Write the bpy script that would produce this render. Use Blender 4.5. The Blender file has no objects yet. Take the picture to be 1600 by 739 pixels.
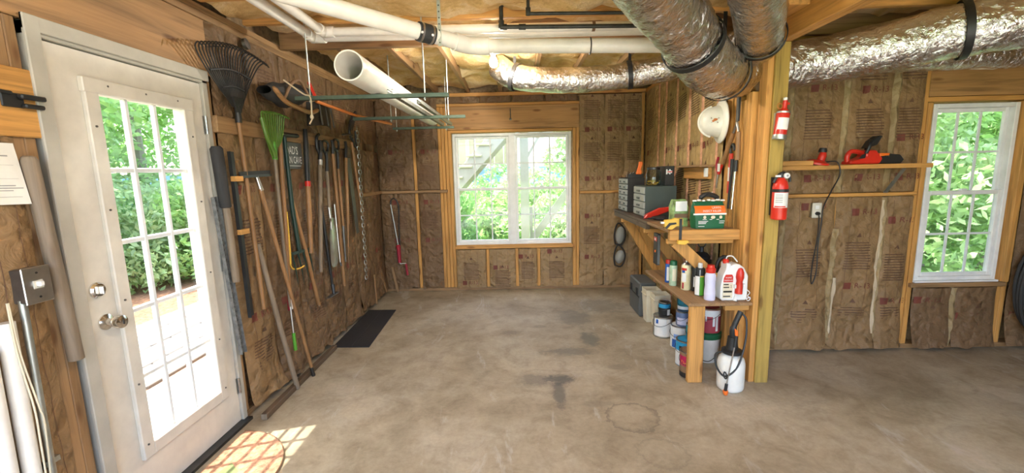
import bpy, bmesh, math, random
from mathutils import Vector, Matrix, noise as mnoise
import numpy as np
random.seed(7)
sc = bpy.context.scene
col = sc.collection

# ------------------------------------------------------------------ camera
PITCH, YAW, ROLL, CAMH = 0.1499, -0.0184, -0.0228, 1.5223
fwd = Vector((math.sin(YAW)*math.cos(PITCH), math.cos(YAW)*math.cos(PITCH), -math.sin(PITCH)))
right = Vector((math.cos(YAW), -math.sin(YAW), 0))
up = right.cross(fwd)
r2 = math.cos(ROLL)*right + math.sin(ROLL)*up
u2 = -math.sin(ROLL)*right + math.cos(ROLL)*up
camd = bpy.data.cameras.new('camera'); cam = bpy.data.objects.new('camera', camd); col.objects.link(cam)
cam.matrix_world = Matrix(((r2.x, u2.x, -fwd.x, 0), (r2.y, u2.y, -fwd.y, 0), (r2.z, u2.z, -fwd.z, CAMH), (0, 0, 0, 1)))
camd.sensor_fit = 'HORIZONTAL'; camd.sensor_width = 36.0; camd.lens = 666.2254/1600*36
camd.clip_start = 0.05; camd.clip_end = 2000
sc.camera = cam

# ------------------------------------------------------------------ sky, sun, exposure
SKY = 0.42; SUN = 4.2; EXPO = 1.85
w = bpy.data.worlds.new('sky'); sc.world = w; w.use_nodes = True
nt = w.node_tree; bg = nt.nodes['Background']
sky = nt.nodes.new('ShaderNodeTexSky'); sky.sky_type = 'NISHITA'; sky.sun_disc = False
sky.sun_elevation = math.radians(73.6); sky.sun_rotation = math.radians(255); sky.dust_density = 3.0; sky.air_density = 1.0
nt.links.new(sky.outputs[0], bg.inputs[0]); bg.inputs[1].default_value = SKY
sd = bpy.data.lights.new('sun', 'SUN'); so = bpy.data.objects.new('sun', sd); col.objects.link(so)
sd.energy = SUN; sd.angle = math.radians(0.55); sd.color = (1, 0.95, 0.86)
so.rotation_euler = Vector((0.285, 0.0735, -1)).to_track_quat('-Z', 'Y').to_euler(); so.location = (-6, -1, 18)
vs = sc.view_settings; vs.view_transform = 'Standard'; vs.look = 'None'; vs.gamma = 1.0; vs.exposure = EXPO; vs.use_curve_mapping = False

# ------------------------------------------------------------------ materials
def newmat(name):
    m = bpy.data.materials.new(name); m.use_nodes = True
    return m, m.node_tree, m.node_tree.nodes['Principled BSDF']
def coords(nt, scale=(1, 1, 1)):
    tc = nt.nodes.new('ShaderNodeTexCoord'); mp = nt.nodes.new('ShaderNodeMapping')
    mp.inputs['Scale'].default_value = scale
    nt.links.new(tc.outputs['Object'], mp.inputs[0]); return mp.outputs[0]
def noise_n(nt, vec, scale, detail=4, rough=0.6, dist=0.0):
    n = nt.nodes.new('ShaderNodeTexNoise'); n.inputs['Scale'].default_value = scale; n.inputs['Detail'].default_value = detail
    n.inputs['Roughness'].default_value = rough; n.inputs['Distortion'].default_value = dist
    nt.links.new(vec, n.inputs['Vector']); return n.outputs['Fac']
def ramp(nt, fac, stops):
    r = nt.nodes.new('ShaderNodeValToRGB'); e = r.color_ramp.elements
    while len(e) < len(stops): e.new(0.5)
    for i, (p, c) in enumerate(stops):
        e[i].position = p; e[i].color = (c[0], c[1], c[2], 1)
    nt.links.new(fac, r.inputs[0]); return r.outputs[0]
def mixc(nt, fac, a, b, mode='MIX'):
    m = nt.nodes.new('ShaderNodeMix'); m.data_type = 'RGBA'; m.blend_type = mode
    for k, s in ((0, fac), (6, a), (7, b)):
        if isinstance(s, (int, float)): m.inputs[k].default_value = s
        elif isinstance(s, tuple): m.inputs[k].default_value = (*s, 1)
        else: nt.links.new(s, m.inputs[k])
    return m.outputs[2]
def math_n(nt, op, a, b=None, clamp=False):
    m = nt.nodes.new('ShaderNodeMath'); m.operation = op; m.use_clamp = clamp
    for k, s in ((0, a), (1, b)):
        if s is None: continue
        if isinstance(s, (int, float)): m.inputs[k].default_value = s
        else: nt.links.new(s, m.inputs[k])
    return m.outputs[0]
def bump(nt, bsdf, h, strength, dist):
    b = nt.nodes.new('ShaderNodeBump'); b.inputs['Strength'].default_value = strength; b.inputs['Distance'].default_value = dist
    nt.links.new(h, b.inputs['Height']); nt.links.new(b.outputs[0], bsdf.inputs['Normal'])
def pm(name, c, rough=0.5, metal=0.0, var=0.12, scale=12.0, bmp=0.0, bd=0.002, bs=60.0, stretch=(1, 1, 1), spec=0.5):
    m, nt, b = newmat(name)
    v = coords(nt, stretch)
    n = noise_n(nt, v, scale)
    lo = tuple(max(0, x*(1-var*2)) for x in c); hi = tuple(min(1, x*(1+var*2)) for x in c)
    nt.links.new(ramp(nt, n, [(0.25, lo), (0.75, hi)]), b.inputs['Base Color'])
    b.inputs['Roughness'].default_value = rough; b.inputs['Metallic'].default_value = metal
    b.inputs['Specular IOR Level'].default_value = spec
    if bmp: bump(nt, b, noise_n(nt, v, bs, 3), bmp, bd)
    return m
def wood(name, c, axis='z', dark=0.6, gscale=1.0, rough=0.62):
    m, nt, b = newmat(name)
    s = [22.0*gscale]*3; s['xyz'.index(axis)] = 1.3*gscale
    v = coords(nt, tuple(s))
    n1 = noise_n(nt, v, 1.0, 5, 0.6, 1.2)
    s2 = [90.0]*3; s2['xyz'.index(axis)] = 3.0
    n2 = noise_n(nt, coords(nt, tuple(s2)), 1.0, 3, 0.6)
    d = tuple(x*dark for x in c)
    base = ramp(nt, n1, [(0.32, d), (0.5, c), (0.72, tuple(min(1, x*1.14) for x in c))])
    fine = ramp(nt, n2, [(0.3, (0.8, 0.78, 0.74)), (0.6, (1, 1, 1))])
    big = noise_n(nt, coords(nt, (1, 1, 1)), 2.3, 2)
    # knots
    vor = nt.nodes.new('ShaderNodeTexVoronoi'); vor.inputs['Scale'].default_value = 1.0
    sk = [9.0]*3; sk['xyz'.index(axis)] = 2.6
    nt.links.new(coords(nt, tuple(sk)), vor.inputs['Vector'])
    kn = ramp(nt, vor.outputs['Distance'], [(0.08, (0.42, 0.3, 0.22)), (0.17, (1, 1, 1))])
    o = mixc(nt, 0.7, base, fine, 'MULTIPLY'); o = mixc(nt, 0.8, o, kn, 'MULTIPLY')
    o = mixc(nt, 0.45, o, ramp(nt, big, [(0.3, (0.72, 0.66, 0.58)), (0.7, (1.0, 1.0, 1.0))]), 'MULTIPLY')
    nt.links.new(o, b.inputs['Base Color']); b.inputs['Roughness'].default_value = rough
    bump(nt, b, n2, 0.25, 0.001)
    return m
M = {}
for ax in 'xyz':
    M['pine_'+ax] = wood('pine lumber '+ax, (0.66, 0.335, 0.09), ax)
    M['oldpine_'+ax] = wood('weathered pine lumber '+ax, (0.36, 0.21, 0.095), ax)
    M['handle_'+ax] = wood('varnished handle wood '+ax, (0.34, 0.175, 0.068), ax, 0.7, 1.0, 0.5)
M['treated'] = wood('pressure treated pine', (0.48, 0.325, 0.075), 'z', 0.55)
M['header_wood'] = wood('framing header wood', (0.43, 0.24, 0.10), 'y', 0.5, 0.45)
M['header_x'] = wood('window header wood', (0.50, 0.27, 0.10), 'x', 0.55, 0.6)
M['darkwood'] = wood('dark stained board', (0.13, 0.085, 0.05), 'y')
M['greyhandle'] = wood('weathered grey handle', (0.25, 0.19, 0.13), 'z', 0.7)
M['osb'] = pm('sheathing', (0.28, 0.18, 0.09), 0.8, var=0.3, scale=25)
# kraft paper
def kraft(name, c, st):
    m, nt, b = newmat(name)
    v = coords(nt)
    n1 = noise_n(nt, v, 2.2, 5, 0.65); n2 = noise_n(nt, v, 14, 4, 0.6, 0.8)
    base = ramp(nt, n1, [(0.28, tuple(x*0.78 for x in c)), (0.55, c), (0.8, tuple(min(1, x*1.22) for x in c))])
    o = mixc(nt, 0.3, base, ramp(nt, n2, [(0.3, (0.74, 0.70, 0.66)), (0.65, (1.05, 1.03, 1.0))]), 'MULTIPLY')
    nt.links.new(o, b.inputs['Base Color']); b.inputs['Roughness'].default_value = 0.55; b.inputs['Specular IOR Level'].default_value = 0.35
    vor = nt.nodes.new('ShaderNodeTexVoronoi'); vor.feature = 'SMOOTH_F1'; vor.inputs['Scale'].default_value = 9
    dn = nt.nodes.new('ShaderNodeVectorMath'); dn.operation = 'ADD'
    nn = nt.nodes.new('ShaderNodeTexNoise'); nn.inputs['Scale'].default_value = 6; nt.links.new(v, nn.inputs['Vector'])
    sc_ = nt.nodes.new('ShaderNodeVectorMath'); sc_.operation = 'SCALE'; sc_.inputs['Scale'].default_value = 0.35
    nt.links.new(nn.outputs['Color'], sc_.inputs[0]); nt.links.new(v, dn.inputs[0]); nt.links.new(sc_.outputs[0], dn.inputs[1])
    nt.links.new(dn.outputs[0], vor.inputs['Vector'])
    h = math_n(nt, 'ADD', vor.outputs['Distance'], math_n(nt, 'MULTIPLY', n2, 0.5))
    bump(nt, b, h, st, 0.035)
    return m
M['kraft'] = kraft('kraft faced insulation', (0.28, 0.170, 0.078), 1.0)
M['kraft_brown'] = kraft('aged kraft faced insulation', (0.195, 0.116, 0.058), 1.0)  # darker, browner tone of the kraft paper
M['kraft_gold_lit'] = kraft('golden kraft with painted light', (0.44, 0.30, 0.125), 0.7)  # golden paper, lightened so the nook's brighter light sits in the colour
M['kraft_back_lit'] = kraft('tan kraft with painted light', (0.35, 0.228, 0.112), 1.0)  # lightened copy; colour makes up for light lost at the back wall
M['kraft_pale'] = kraft('pale loose kraft paper', (0.36, 0.26, 0.13), 0.9)
M['print'] = pm('faded red print', (0.17, 0.042, 0.026), 0.7, var=0.15)
M['printbrown'] = pm('faded brown print', (0.12, 0.058, 0.030), 0.7, var=0.15)
M['pink'] = pm('pink fibreglass', (0.62, 0.33, 0.20), 0.95, var=0.18, scale=30, bmp=0.8, bs=40, bd=0.01)
M['fibre'] = None
m, nt, b = newmat('yellow fibreglass'); M['fibre'] = m
v = coords(nt); n1 = noise_n(nt, v, 3.0, 6, 0.65, 0.6); n2 = noise_n(nt, v, 26, 4, 0.7)
nt.links.new(mixc(nt, 0.5, ramp(nt, n1, [(0.28, (0.52, 0.28, 0.09)), (0.48, (0.80, 0.55, 0.25)), (0.7, (0.90, 0.74, 0.50))]), ramp(nt, n2, [(0.3, (0.7, 0.62, 0.5)), (0.65, (1, 1, 1))]), 'MULTIPLY'), b.inputs['Base Color'])
b.inputs['Roughness'].default_value = 1.0; b.inputs['Specular IOR Level'].default_value = 0.05
bump(nt, b, math_n(nt, 'ADD', n1, math_n(nt, 'MULTIPLY', n2, 0.4)), 0.9, 0.03)
# foil
m, nt, b = newmat('silver foil duct jacket'); M['foil'] = m
v = coords(nt); n1 = noise_n(nt, v, 24, 4, 0.6, 1.5); n2 = noise_n(nt, v, 7, 3, 0.5, 0.8)
vor = nt.nodes.new('ShaderNodeTexVoronoi'); vor.inputs['Scale'].default_value = 26; nt.links.new(coords(nt, (1.6, 1, 0.5)), vor.inputs['Vector'])
b.inputs['Base Color'].default_value = (0.78, 0.77, 0.75, 1); b.inputs['Metallic'].default_value = 1.0; b.inputs['Roughness'].default_value = 0.17
rg = nt.nodes.new('ShaderNodeTexNoise'); rg.noise_type = 'RIDGED_MULTIFRACTAL'; rg.inputs['Scale'].default_value = 9.0; rg.inputs['Detail'].default_value = 3.0; rg.inputs['Distortion'].default_value = 0.9; nt.links.new(coords(nt, (1.9, 1.0, 0.8)), rg.inputs['Vector'])
bump(nt, b, math_n(nt, 'ADD', math_n(nt, 'MULTIPLY', math_n(nt, 'ADD', n1, n2), 0.6), math_n(nt, 'MULTIPLY', rg.outputs['Fac'], 0.55)), 1.0, 0.02)
# glass
def glassmat(name, tint, refl=1.0):
    m = bpy.data.materials.new(name); m.use_nodes = True; nt = m.node_tree; nt.nodes.clear()
    o = nt.nodes.new('ShaderNodeOutputMaterial'); mx = nt.nodes.new('ShaderNodeMixShader'); t = nt.nodes.new('ShaderNodeBsdfTransparent')
    g = nt.nodes.new('ShaderNodeBsdfGlossy'); g.inputs['Roughness'].default_value = 0.02; t.inputs[0].default_value = (*tint, 1)
    lw = nt.nodes.new('ShaderNodeLayerWeight'); lw.inputs[0].default_value = 0.5; fres = math_n(nt, 'ADD', 0.03, math_n(nt, 'MULTIPLY', math_n(nt, 'POWER', lw.outputs['Facing'], 5.0), 0.6))
    n = noise_n(nt, coords(nt), 3.0, 2); fv = math_n(nt, 'MULTIPLY', fres, math_n(nt, 'ADD', 0.9, math_n(nt, 'MULTIPLY', n, 0.2)))
    nt.links.new(math_n(nt, 'MULTIPLY', fv, refl), mx.inputs[0]); nt.links.new(t.outputs[0], mx.inputs[1]); nt.links.new(g.outputs[0], mx.inputs[2]); nt.links.new(mx.outputs[0], o.inputs[0])
    return m
M['glass'] = glassmat('window glass', (0.95, 0.97, 0.96))
M['jarglass'] = glassmat('jar glass', (0.62, 0.68, 0.66), 2.0)
S = dict(
 white_paint=((0.66, 0.62, 0.54), 0.45), jambpaint=((0.44, 0.415, 0.35), 0.6), white_vinyl=((0.80, 0.80, 0.79), 0.4), white_pipe=((0.82, 0.78, 0.70), 0.35), muntin=((0.78, 0.80, 0.80), 0.4),
 black=((0.018, 0.018, 0.018), 0.45), blacksoft=((0.028, 0.026, 0.025), 0.8), rubber=((0.03, 0.03, 0.03), 0.7), dkgreen=((0.015, 0.04, 0.03), 0.4),
 red=((0.62, 0.03, 0.015), 0.3), orange=((0.85, 0.17, 0.02), 0.4), yellow=((0.78, 0.47, 0.06), 0.45), green=((0.085, 0.17, 0.02), 0.45), dgreen=((0.01, 0.12, 0.05), 0.4),
 white=((0.8, 0.8, 0.78), 0.45), cream=((0.74, 0.66, 0.48), 0.55), grey=((0.33, 0.34, 0.32), 0.5), dgrey=((0.10, 0.105, 0.10), 0.5), slate=((0.055, 0.075, 0.065), 0.5),
 blue=((0.02, 0.11, 0.42), 0.4), teal=((0.01, 0.2, 0.27), 0.4), maroon=((0.35, 0.02, 0.04), 0.45), lime=((0.10, 0.36, 0.03), 0.4), lilac=((0.66, 0.64, 0.80), 0.4), brown=((0.18, 0.10, 0.05), 0.6),
 poly=((0.78, 0.77, 0.70), 0.4), rope=((0.55, 0.44, 0.30), 0.9), notice=((0.74, 0.71, 0.63), 0.8), hat=((0.80, 0.77, 0.68), 0.35), pavers=((0.20, 0.18, 0.16), 0.85), pad=((0.48, 0.46, 0.43), 0.85),
 mat=((0.022, 0.02, 0.02), 0.75), beige=((0.40, 0.38, 0.25), 0.6), greywood=((0.36, 0.33, 0.27), 0.8), bark=((0.30, 0.25, 0.20), 0.9), print_black=((0.03, 0.03, 0.03), 0.7), print_white=((0.85, 0.85, 0.83), 0.5), print_grey=((0.32, 0.31, 0.29), 0.8), orangehandle=((0.55, 0.17, 0.04), 0.4), outlet=((0.66, 0.62, 0.52), 0.4))
for k, (c, r) in S.items(): M[k] = pm(k.replace('_', ' ')+' surface', c, r, var=0.05, scale=9)
for k, (c, r) in dict(steel=((0.55, 0.54, 0.52), 0.32), galv=((0.50, 0.53, 0.50), 0.45), strut=((0.13, 0.17, 0.14), 0.5), chrome=((0.72, 0.70, 0.66), 0.15), darksteel=((0.10, 0.10, 0.10), 0.45), rustysteel=((0.20, 0.19, 0.18), 0.5)).items():
    M[k] = pm(k+' metal', c, r, 1.0, 0.1, 14)
M['gaspipe'] = pm('black iron pipe', (0.05, 0.05, 0.042), 0.5, 0.5, 0.2, 20)
M['perf'] = pm('painted steel post', (0.20, 0.205, 0.20), 0.6, 0.4, 0.25, 40)
m, nt, b = newmat('lit bulb'); M['bulb'] = m
b.inputs['Emission Color'].default_value = (1, 0.95, 0.85, 1); b.inputs['Emission Strength'].default_value = 330; nt.links.new(ramp(nt, noise_n(nt, coords(nt), 5), [(0, (1, 1, 1)), (1, (0.95, 0.95, 0.95))]), b.inputs['Base Color'])
def leafmat(name, c):
    m = bpy.data.materials.new(name); m.use_nodes = True; nt = m.node_tree; b = nt.nodes['Principled BSDF']; o = nt.nodes['Material Output']
    n = noise_n(nt, coords(nt), 1.7, 5, 0.7)
    cc = ramp(nt, n, [(0.3, tuple(x*0.55 for x in c)), (0.5, c), (0.72, tuple(min(1, x*1.5) for x in c))])
    nt.links.new(cc, b.inputs['Base Color']); b.inputs['Roughness'].default_value = 0.45
    tr = nt.nodes.new('ShaderNodeBsdfTranslucent'); nt.links.new(cc, tr.inputs[0])
    mx = nt.nodes.new('ShaderNodeMixShader'); mx.inputs[0].default_value = 0.4
    nt.links.new(b.outputs[0], mx.inputs[1]); nt.links.new(tr.outputs[0], mx.inputs[2]); nt.links.new(mx.outputs[0], o.inputs[0])
    return m
M['leaf_a'] = leafmat('bright green leaves', (0.33, 0.52, 0.17)); M['leaf_b'] = leafmat('deep green leaves', (0.22, 0.40, 0.13)); M['leaf_c'] = leafmat('pale green leaves', (0.42, 0.56, 0.27))
M['grass'] = pm('grass ground', (0.16, 0.26, 0.06), 0.9, var=0.35, scale=1.5); M['mulch'] = pm('pine straw mulch', (0.24, 0.12, 0.065), 0.95, var=0.3, scale=22, bmp=0.8, bs=30, bd=0.02)
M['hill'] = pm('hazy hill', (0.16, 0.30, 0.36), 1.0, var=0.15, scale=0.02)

# concrete floor
m, nt, b = newmat('stained concrete'); M['concrete'] = m
gp = nt.nodes.new('ShaderNodeNewGeometry'); v = gp.outputs['Position']
n1 = noise_n(nt, v, 0.9, 6, 0.62, 0.4); n2 = noise_n(nt, v, 5, 6, 0.7, 0.5); n3 = noise_n(nt, v, 38, 6, 0.75); n4 = noise_n(nt, coords(nt, (2.5, 0.7, 1)), 2.0, 5, 0.7, 0.8)
base = ramp(nt, n1, [(0.3, (0.25, 0.20, 0.13)), (0.5, (0.39, 0.33, 0.235)), (0.7, (0.51, 0.46, 0.365))])
base = mixc(nt, 0.85, base, ramp(nt, n2, [(0.28, (0.62, 0.57, 0.5)), (0.5, (0.95, 0.93, 0.9)), (0.75, (1.15, 1.12, 1.08))]), 'MULTIPLY')
base = mixc(nt, 0.6, base, ramp(nt, n3, [(0.3, (0.75, 0.74, 0.72)), (0.7, (1.12, 1.12, 1.12))]), 'MULTIPLY')
base = mixc(nt, math_n(nt, 'MULTIPLY', ramp(nt, n4, [(0.60, (0, 0, 0)), (0.68, (1, 1, 1))]), 0.45), base, (0.52, 0.49, 0.44))
sep = nt.nodes.new('ShaderNodeSeparateXYZ'); nt.links.new(v, sep.inputs[0])
edge = noise_n(nt, v, 9, 8, 0.78)
def blob(cx, cy, rx, ry, amp=0.9, soft=0.25):
    dx = math_n(nt, 'DIVIDE', math_n(nt, 'SUBTRACT', sep.outputs[0], cx), rx); dy = math_n(nt, 'DIVIDE', math_n(nt, 'SUBTRACT', sep.outputs[1], cy), ry)
    d = math_n(nt, 'SQRT', math_n(nt, 'ADD', math_n(nt, 'MULTIPLY', dx, dx), math_n(nt, 'MULTIPLY', dy, dy)))
    return math_n(nt, 'ADD', d, math_n(nt, 'MULTIPLY', math_n(nt, 'SUBTRACT', edge, 0.5), amp*1.6))
def disc(d, lo, hi): return ramp(nt, d, [(lo, (1, 1, 1)), (hi, (0, 0, 0))])
stains = [(0.10, 2.96, 0.15, 0.11, 0.55, (0.13, 0.12, 0.105)), (0.27, 2.96, 0.13, 0.09, 0.75, (0.085, 0.08, 0.072)), (0.25, 2.76, 0.05, 0.22, 0.7, (0.1, 0.092, 0.08)),
          (0.40, 3.45, 0.24, 0.10, 0.7, (0.15, 0.14, 0.11)), (0.62, 3.72, 0.10, 0.2, 0.7, (0.13, 0.13, 0.10)), (0.55, 4.3, 0.22, 0.28, 0.6, (0.15, 0.14, 0.11)), (0.9, 4.7, 0.3, 0.3, 0.5, (0.15, 0.14, 0.11)),
          (-0.1, 3.9, 0.1, 0.06, 0.35, (0.15, 0.13, 0.1)), (0.75, 3.15, 0.1, 0.06, 0.4, (0.15, 0.13, 0.1)), (0.5, 2.62, 0.14, 0.05, 0.35, (0.17, 0.15, 0.11)), (0.18, 4.05, 0.09, 0.05, 0.4, (0.15, 0.13, 0.1))]
for cx, cy, rx, ry, st, c in stains:
    base = mixc(nt, math_n(nt, 'MULTIPLY', disc(blob(cx, cy, rx, ry, 1.5), 0.55, 1.0), st), base, c)
for cx, cy, rr, wd, st in ((0.68, 2.47, 0.17, 0.16, 0.6), (0.14, 2.95, 0.2, 0.1, 0.2), (0.75, 2.12, 0.14, 0.2, 0.3)):
    d = blob(cx, cy, rr, rr*0.95, 0.75)
    ring = ramp(nt, d, [(0.8, (0, 0, 0)), (0.93, (1, 1, 1)), (1.0, (1, 1, 1)), (1.12, (0, 0, 0))])
    base = mixc(nt, math_n(nt, 'MULTIPLY', ring, st), base, (0.15, 0.125, 0.09))
nt.links.new(base, b.inputs['Base Color']); b.inputs['Roughness'].default_value = 0.62; b.inputs['Specular IOR Level'].default_value = 0.4
bump(nt, b, math_n(nt, 'ADD', n2, math_n(nt, 'MULTIPLY', n3, 0.3)), 0.25, 0.004)

# ------------------------------------------------------------------ mesh builder
ORG = {}
def vec(p): return Vector(p)
class MB:
    def __init__(s): s.V = []; s.F = []; s.MI = []; s.mi = 0
    def face(s, f): s.F.append(tuple(f)); s.MI.append(s.mi)
    def mat(s, i): s.mi = i; return s
    def box(s, x0, x1, y0, y1, z0, z1):
        n = len(s.V)
        for z in (z0, z1):
            for y in (y0, y1):
                for x in (x0, x1): s.V.append((x, y, z))
        for f in ((0, 2, 3, 1), (4, 5, 7, 6), (0, 1, 5, 4), (2, 6, 7, 3), (0, 4, 6, 2), (1, 3, 7, 5)): s.face([n+i for i in f])
        return s
    def obox(s, c, size, R=None):
        n = len(s.V); R = R or Matrix.Identity(3); c = vec(c)
        for z in (-1, 1):
            for y in (-1, 1):
                for x in (-1, 1): s.V.append(tuple(c + R @ Vector((x*size[0]/2, y*size[1]/2, z*size[2]/2))))
        for f in ((0, 2, 3, 1), (4, 5, 7, 6), (0, 1, 5, 4), (2, 6, 7, 3), (0, 4, 6, 2), (1, 3, 7, 5)): s.face([n+i for i in f])
        return s
    def bar(s, p0, p1, wd, th, side=(1, 0, 0)):
        p0, p1 = vec(p0), vec(p1); d = p1-p0; z = d.normalized(); x = vec(side); x = (x - z*x.dot(z)).normalized(); y = z.cross(x)
        return s.obox((p0+p1)/2, (wd, th, d.length), Matrix((x, y, z)).transposed())
    def tube(s, pts, r, n=10, caps=True, closed=False):
        P = [vec(p) for p in pts]; k = len(P); rr = r if isinstance(r, (list, tuple)) else [r]*k
        def tan(i):
            if closed: return (P[(i+1) % k]-P[i-1]).normalized()
            return ((P[min(i+1, k-1)]-P[max(i-1, 0)])).normalized()
        t = tan(0); a = Vector((0, 0, 1)) if abs(t.z) < 0.9 else Vector((1, 0, 0)); x = (a - t*a.dot(t)).normalized(); base = len(s.V)
        for i in range(k):
            t = tan(i); x = (x - t*x.dot(t)).normalized(); y = t.cross(x)
            for j in range(n):
                an = 2*math.pi*j/n; s.V.append(tuple(P[i] + (x*math.cos(an)+y*math.sin(an))*rr[i]))
        for i in range(k if closed else k-1):
            a0 = base+i*n; b0 = base+((i+1) % k)*n
            for j in range(n): s.face((a0+j, a0+(j+1) % n, b0+(j+1) % n, b0+j))
        if caps and not closed:
            s.face([base+j for j in range(n)][::-1]); s.face([base+(k-1)*n+j for j in range(n)])
        return s
    def lathe(s, c, axis, prof, n=20, xref=None):
        z = vec(axis).normalized(); a = vec(xref) if xref else (Vector((1, 0, 0)) if abs(z.x) < 0.9 else Vector((0, 1, 0)))
        x = (a - z*a.dot(z)).normalized(); y = z.cross(x); c = vec(c); base = len(s.V)
        for r, h in prof:
            for j in range(n):
                an = 2*math.pi*j/n; s.V.append(tuple(c + z*h + (x*math.cos(an)+y*math.sin(an))*r))
        for i in range(len(prof)-1):
            for j in range(n): s.face((base+i*n+j, base+i*n+(j+1) % n, base+(i+1)*n+(j+1) % n, base+(i+1)*n+j))
        if prof[0][0] > 1e-5: s.face([base+j for j in range(n)][::-1])
        if prof[-1][0] > 1e-5: s.face([base+(len(prof)-1)*n+j for j in range(n)])
        return s
    def prism(s, poly, ext):
        n = len(s.V); k = len(poly); e = vec(ext)
        for p in poly: s.V.append(tuple(vec(p)))
        for p in poly: s.V.append(tuple(vec(p)+e))
        s.face([n+i for i in range(k)][::-1])
        s.face([n+k+i for i in range(k)])
        for i in range(k): s.face((n+i, n+(i+1) % k, n+k+(i+1) % k, n+k+i))
        return s
    def grid(s, rows):
        n = len(s.V); a = len(rows); c = len(rows[0])
        for r in rows:
            for p in r: s.V.append(tuple(p))
        for i in range(a-1):
            for j in range(c-1): s.face((n+i*c+j, n+i*c+j+1, n+(i+1)*c+j+1, n+(i+1)*c+j))
        return s
    def quad(s, a, b, c, d):
        n = len(s.V); s.V += [tuple(a), tuple(b), tuple(c), tuple(d)]; s.face((n, n+1, n+2, n+3)); return s
    def raw(s, V, F):
        n = len(s.V); s.V += [tuple(v) for v in V]
        for f in F: s.face([n+i for i in f])
        return s
    def build(s, name, mats, parent=None, smooth=False, bevel=0.0, kind=None):
        if not isinstance(mats, (list, tuple)): mats = [mats]
        me = bpy.data.meshes.new(name)
        if parent is not None: o_ = ORG[parent.name]
        else:
            xs, ys, zs = zip(*s.V); o_ = Vector(((min(xs)+max(xs))/2, (min(ys)+max(ys))/2, min(zs)))
        me.from_pydata([(v[0]-o_[0], v[1]-o_[1], v[2]-o_[2]) for v in s.V], [], s.F)
        for k in mats: me.materials.append(M[k] if isinstance(k, str) else k)
        if len(mats) > 1: me.polygons.foreach_set('material_index', s.MI)
        bm = bmesh.new(); bm.from_mesh(me); bmesh.ops.recalc_face_normals(bm, faces=bm.faces); bm.to_mesh(me); bm.free()
        if smooth:
            me.shade_smooth(); me.set_sharp_from_angle(angle=math.radians(38))
        ob = bpy.data.objects.new(name, me); col.objects.link(ob); ORG[ob.name] = Vector(o_)
        if parent is not None: ob.parent = parent
        else: ob.location = o_
        if bevel:
            bv = ob.modifiers.new('edge', 'BEVEL'); bv.width = bevel; bv.segments = 1; bv.limit_method = 'ANGLE'
        if kind: ob['kind'] = kind
        return ob
def thing(name, label, cat, loc, group=None):
    o = bpy.data.objects.new(name, None); col.objects.link(o); o.location = loc; o.empty_display_size = 0.05
    ORG[o.name] = Vector(loc); o['label'] = label; o['category'] = cat
    if group: o['group'] = group
    return o
def tag(o, label, cat, group=None):
    o['label'] = label; o['category'] = cat
    if group: o['group'] = group
    return o
def structure(name, loc=(0, 0, 0), label=None):
    o = bpy.data.objects.new(name, None); col.objects.link(o); o.location = loc; ORG[o.name] = Vector(loc); o['kind'] = 'structure'
    if label: o['label'] = label
    return o
TXT = {}
def text_geo(body):
    if body in TXT: return TXT[body]
    cu = bpy.data.curves.new('t', 'FONT'); cu.body = body; cu.size = 1.0; cu.align_x = 'CENTER'; cu.align_y = 'CENTER'; cu.resolution_u = 2
    ob = bpy.data.objects.new('t', cu); col.objects.link(ob)
    me = bpy.data.meshes.new_from_object(ob.evaluated_get(bpy.context.evaluated_depsgraph_get()))
    r = ([(v.co.x, v.co.y) for v in me.vertices], [tuple(p.vertices) for p in me.polygons])
    bpy.data.objects.remove(ob); bpy.data.meshes.remove(me); TXT[body] = r
    return r
def put_text(mb, body, c, ux, uy, size, sx=1.0):
    V, F = text_geo(body); c = vec(c); ux = vec(ux); uy = vec(uy)
    mb.raw([c + ux*(x*size*sx) + uy*(y*size) for x, y in V], F); return mb
def curl_text(mb, body, c, r, ang, z, size, sx=1.0):   # text wrapped on an upright can of radius r, facing angle ang
    V, F = text_geo(body)
    mb.raw([(c[0]+r*math.cos(ang+x*size*sx/r), c[1]+r*math.sin(ang+x*size*sx/r), z+y*size) for x, y in V], F); return mb
def spline(pts, k=8):
    P = [vec(p) for p in pts]; P = [P[0]*2-P[1]] + P + [P[-1]*2-P[-2]]; o = []
    for i in range(1, len(P)-2):
        for j in range(k):
            t = j/k; a, b_, c, d = P[i-1], P[i], P[i+1], P[i+2]
            o.append(0.5*((2*b_)+(c-a)*t+(2*a-5*b_+4*c-d)*t*t+(3*b_-a-3*c+d)*t**3))
    o.append(P[-2]); return o
# ================================================================== STRUCTURE
XL, YB, XS, YR, ZC = -1.776, 5.44, 1.58, 3.42, 2.50
XE, YF = 5.2, -0.9          # far right wall, open garage front behind the camera
fl = MB(); fl.box(-1.9, XE+0.1, YF-0.3, 5.55, -0.12, 0.0); o = fl.build('floor', 'concrete'); o['kind'] = 'structure'

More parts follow.
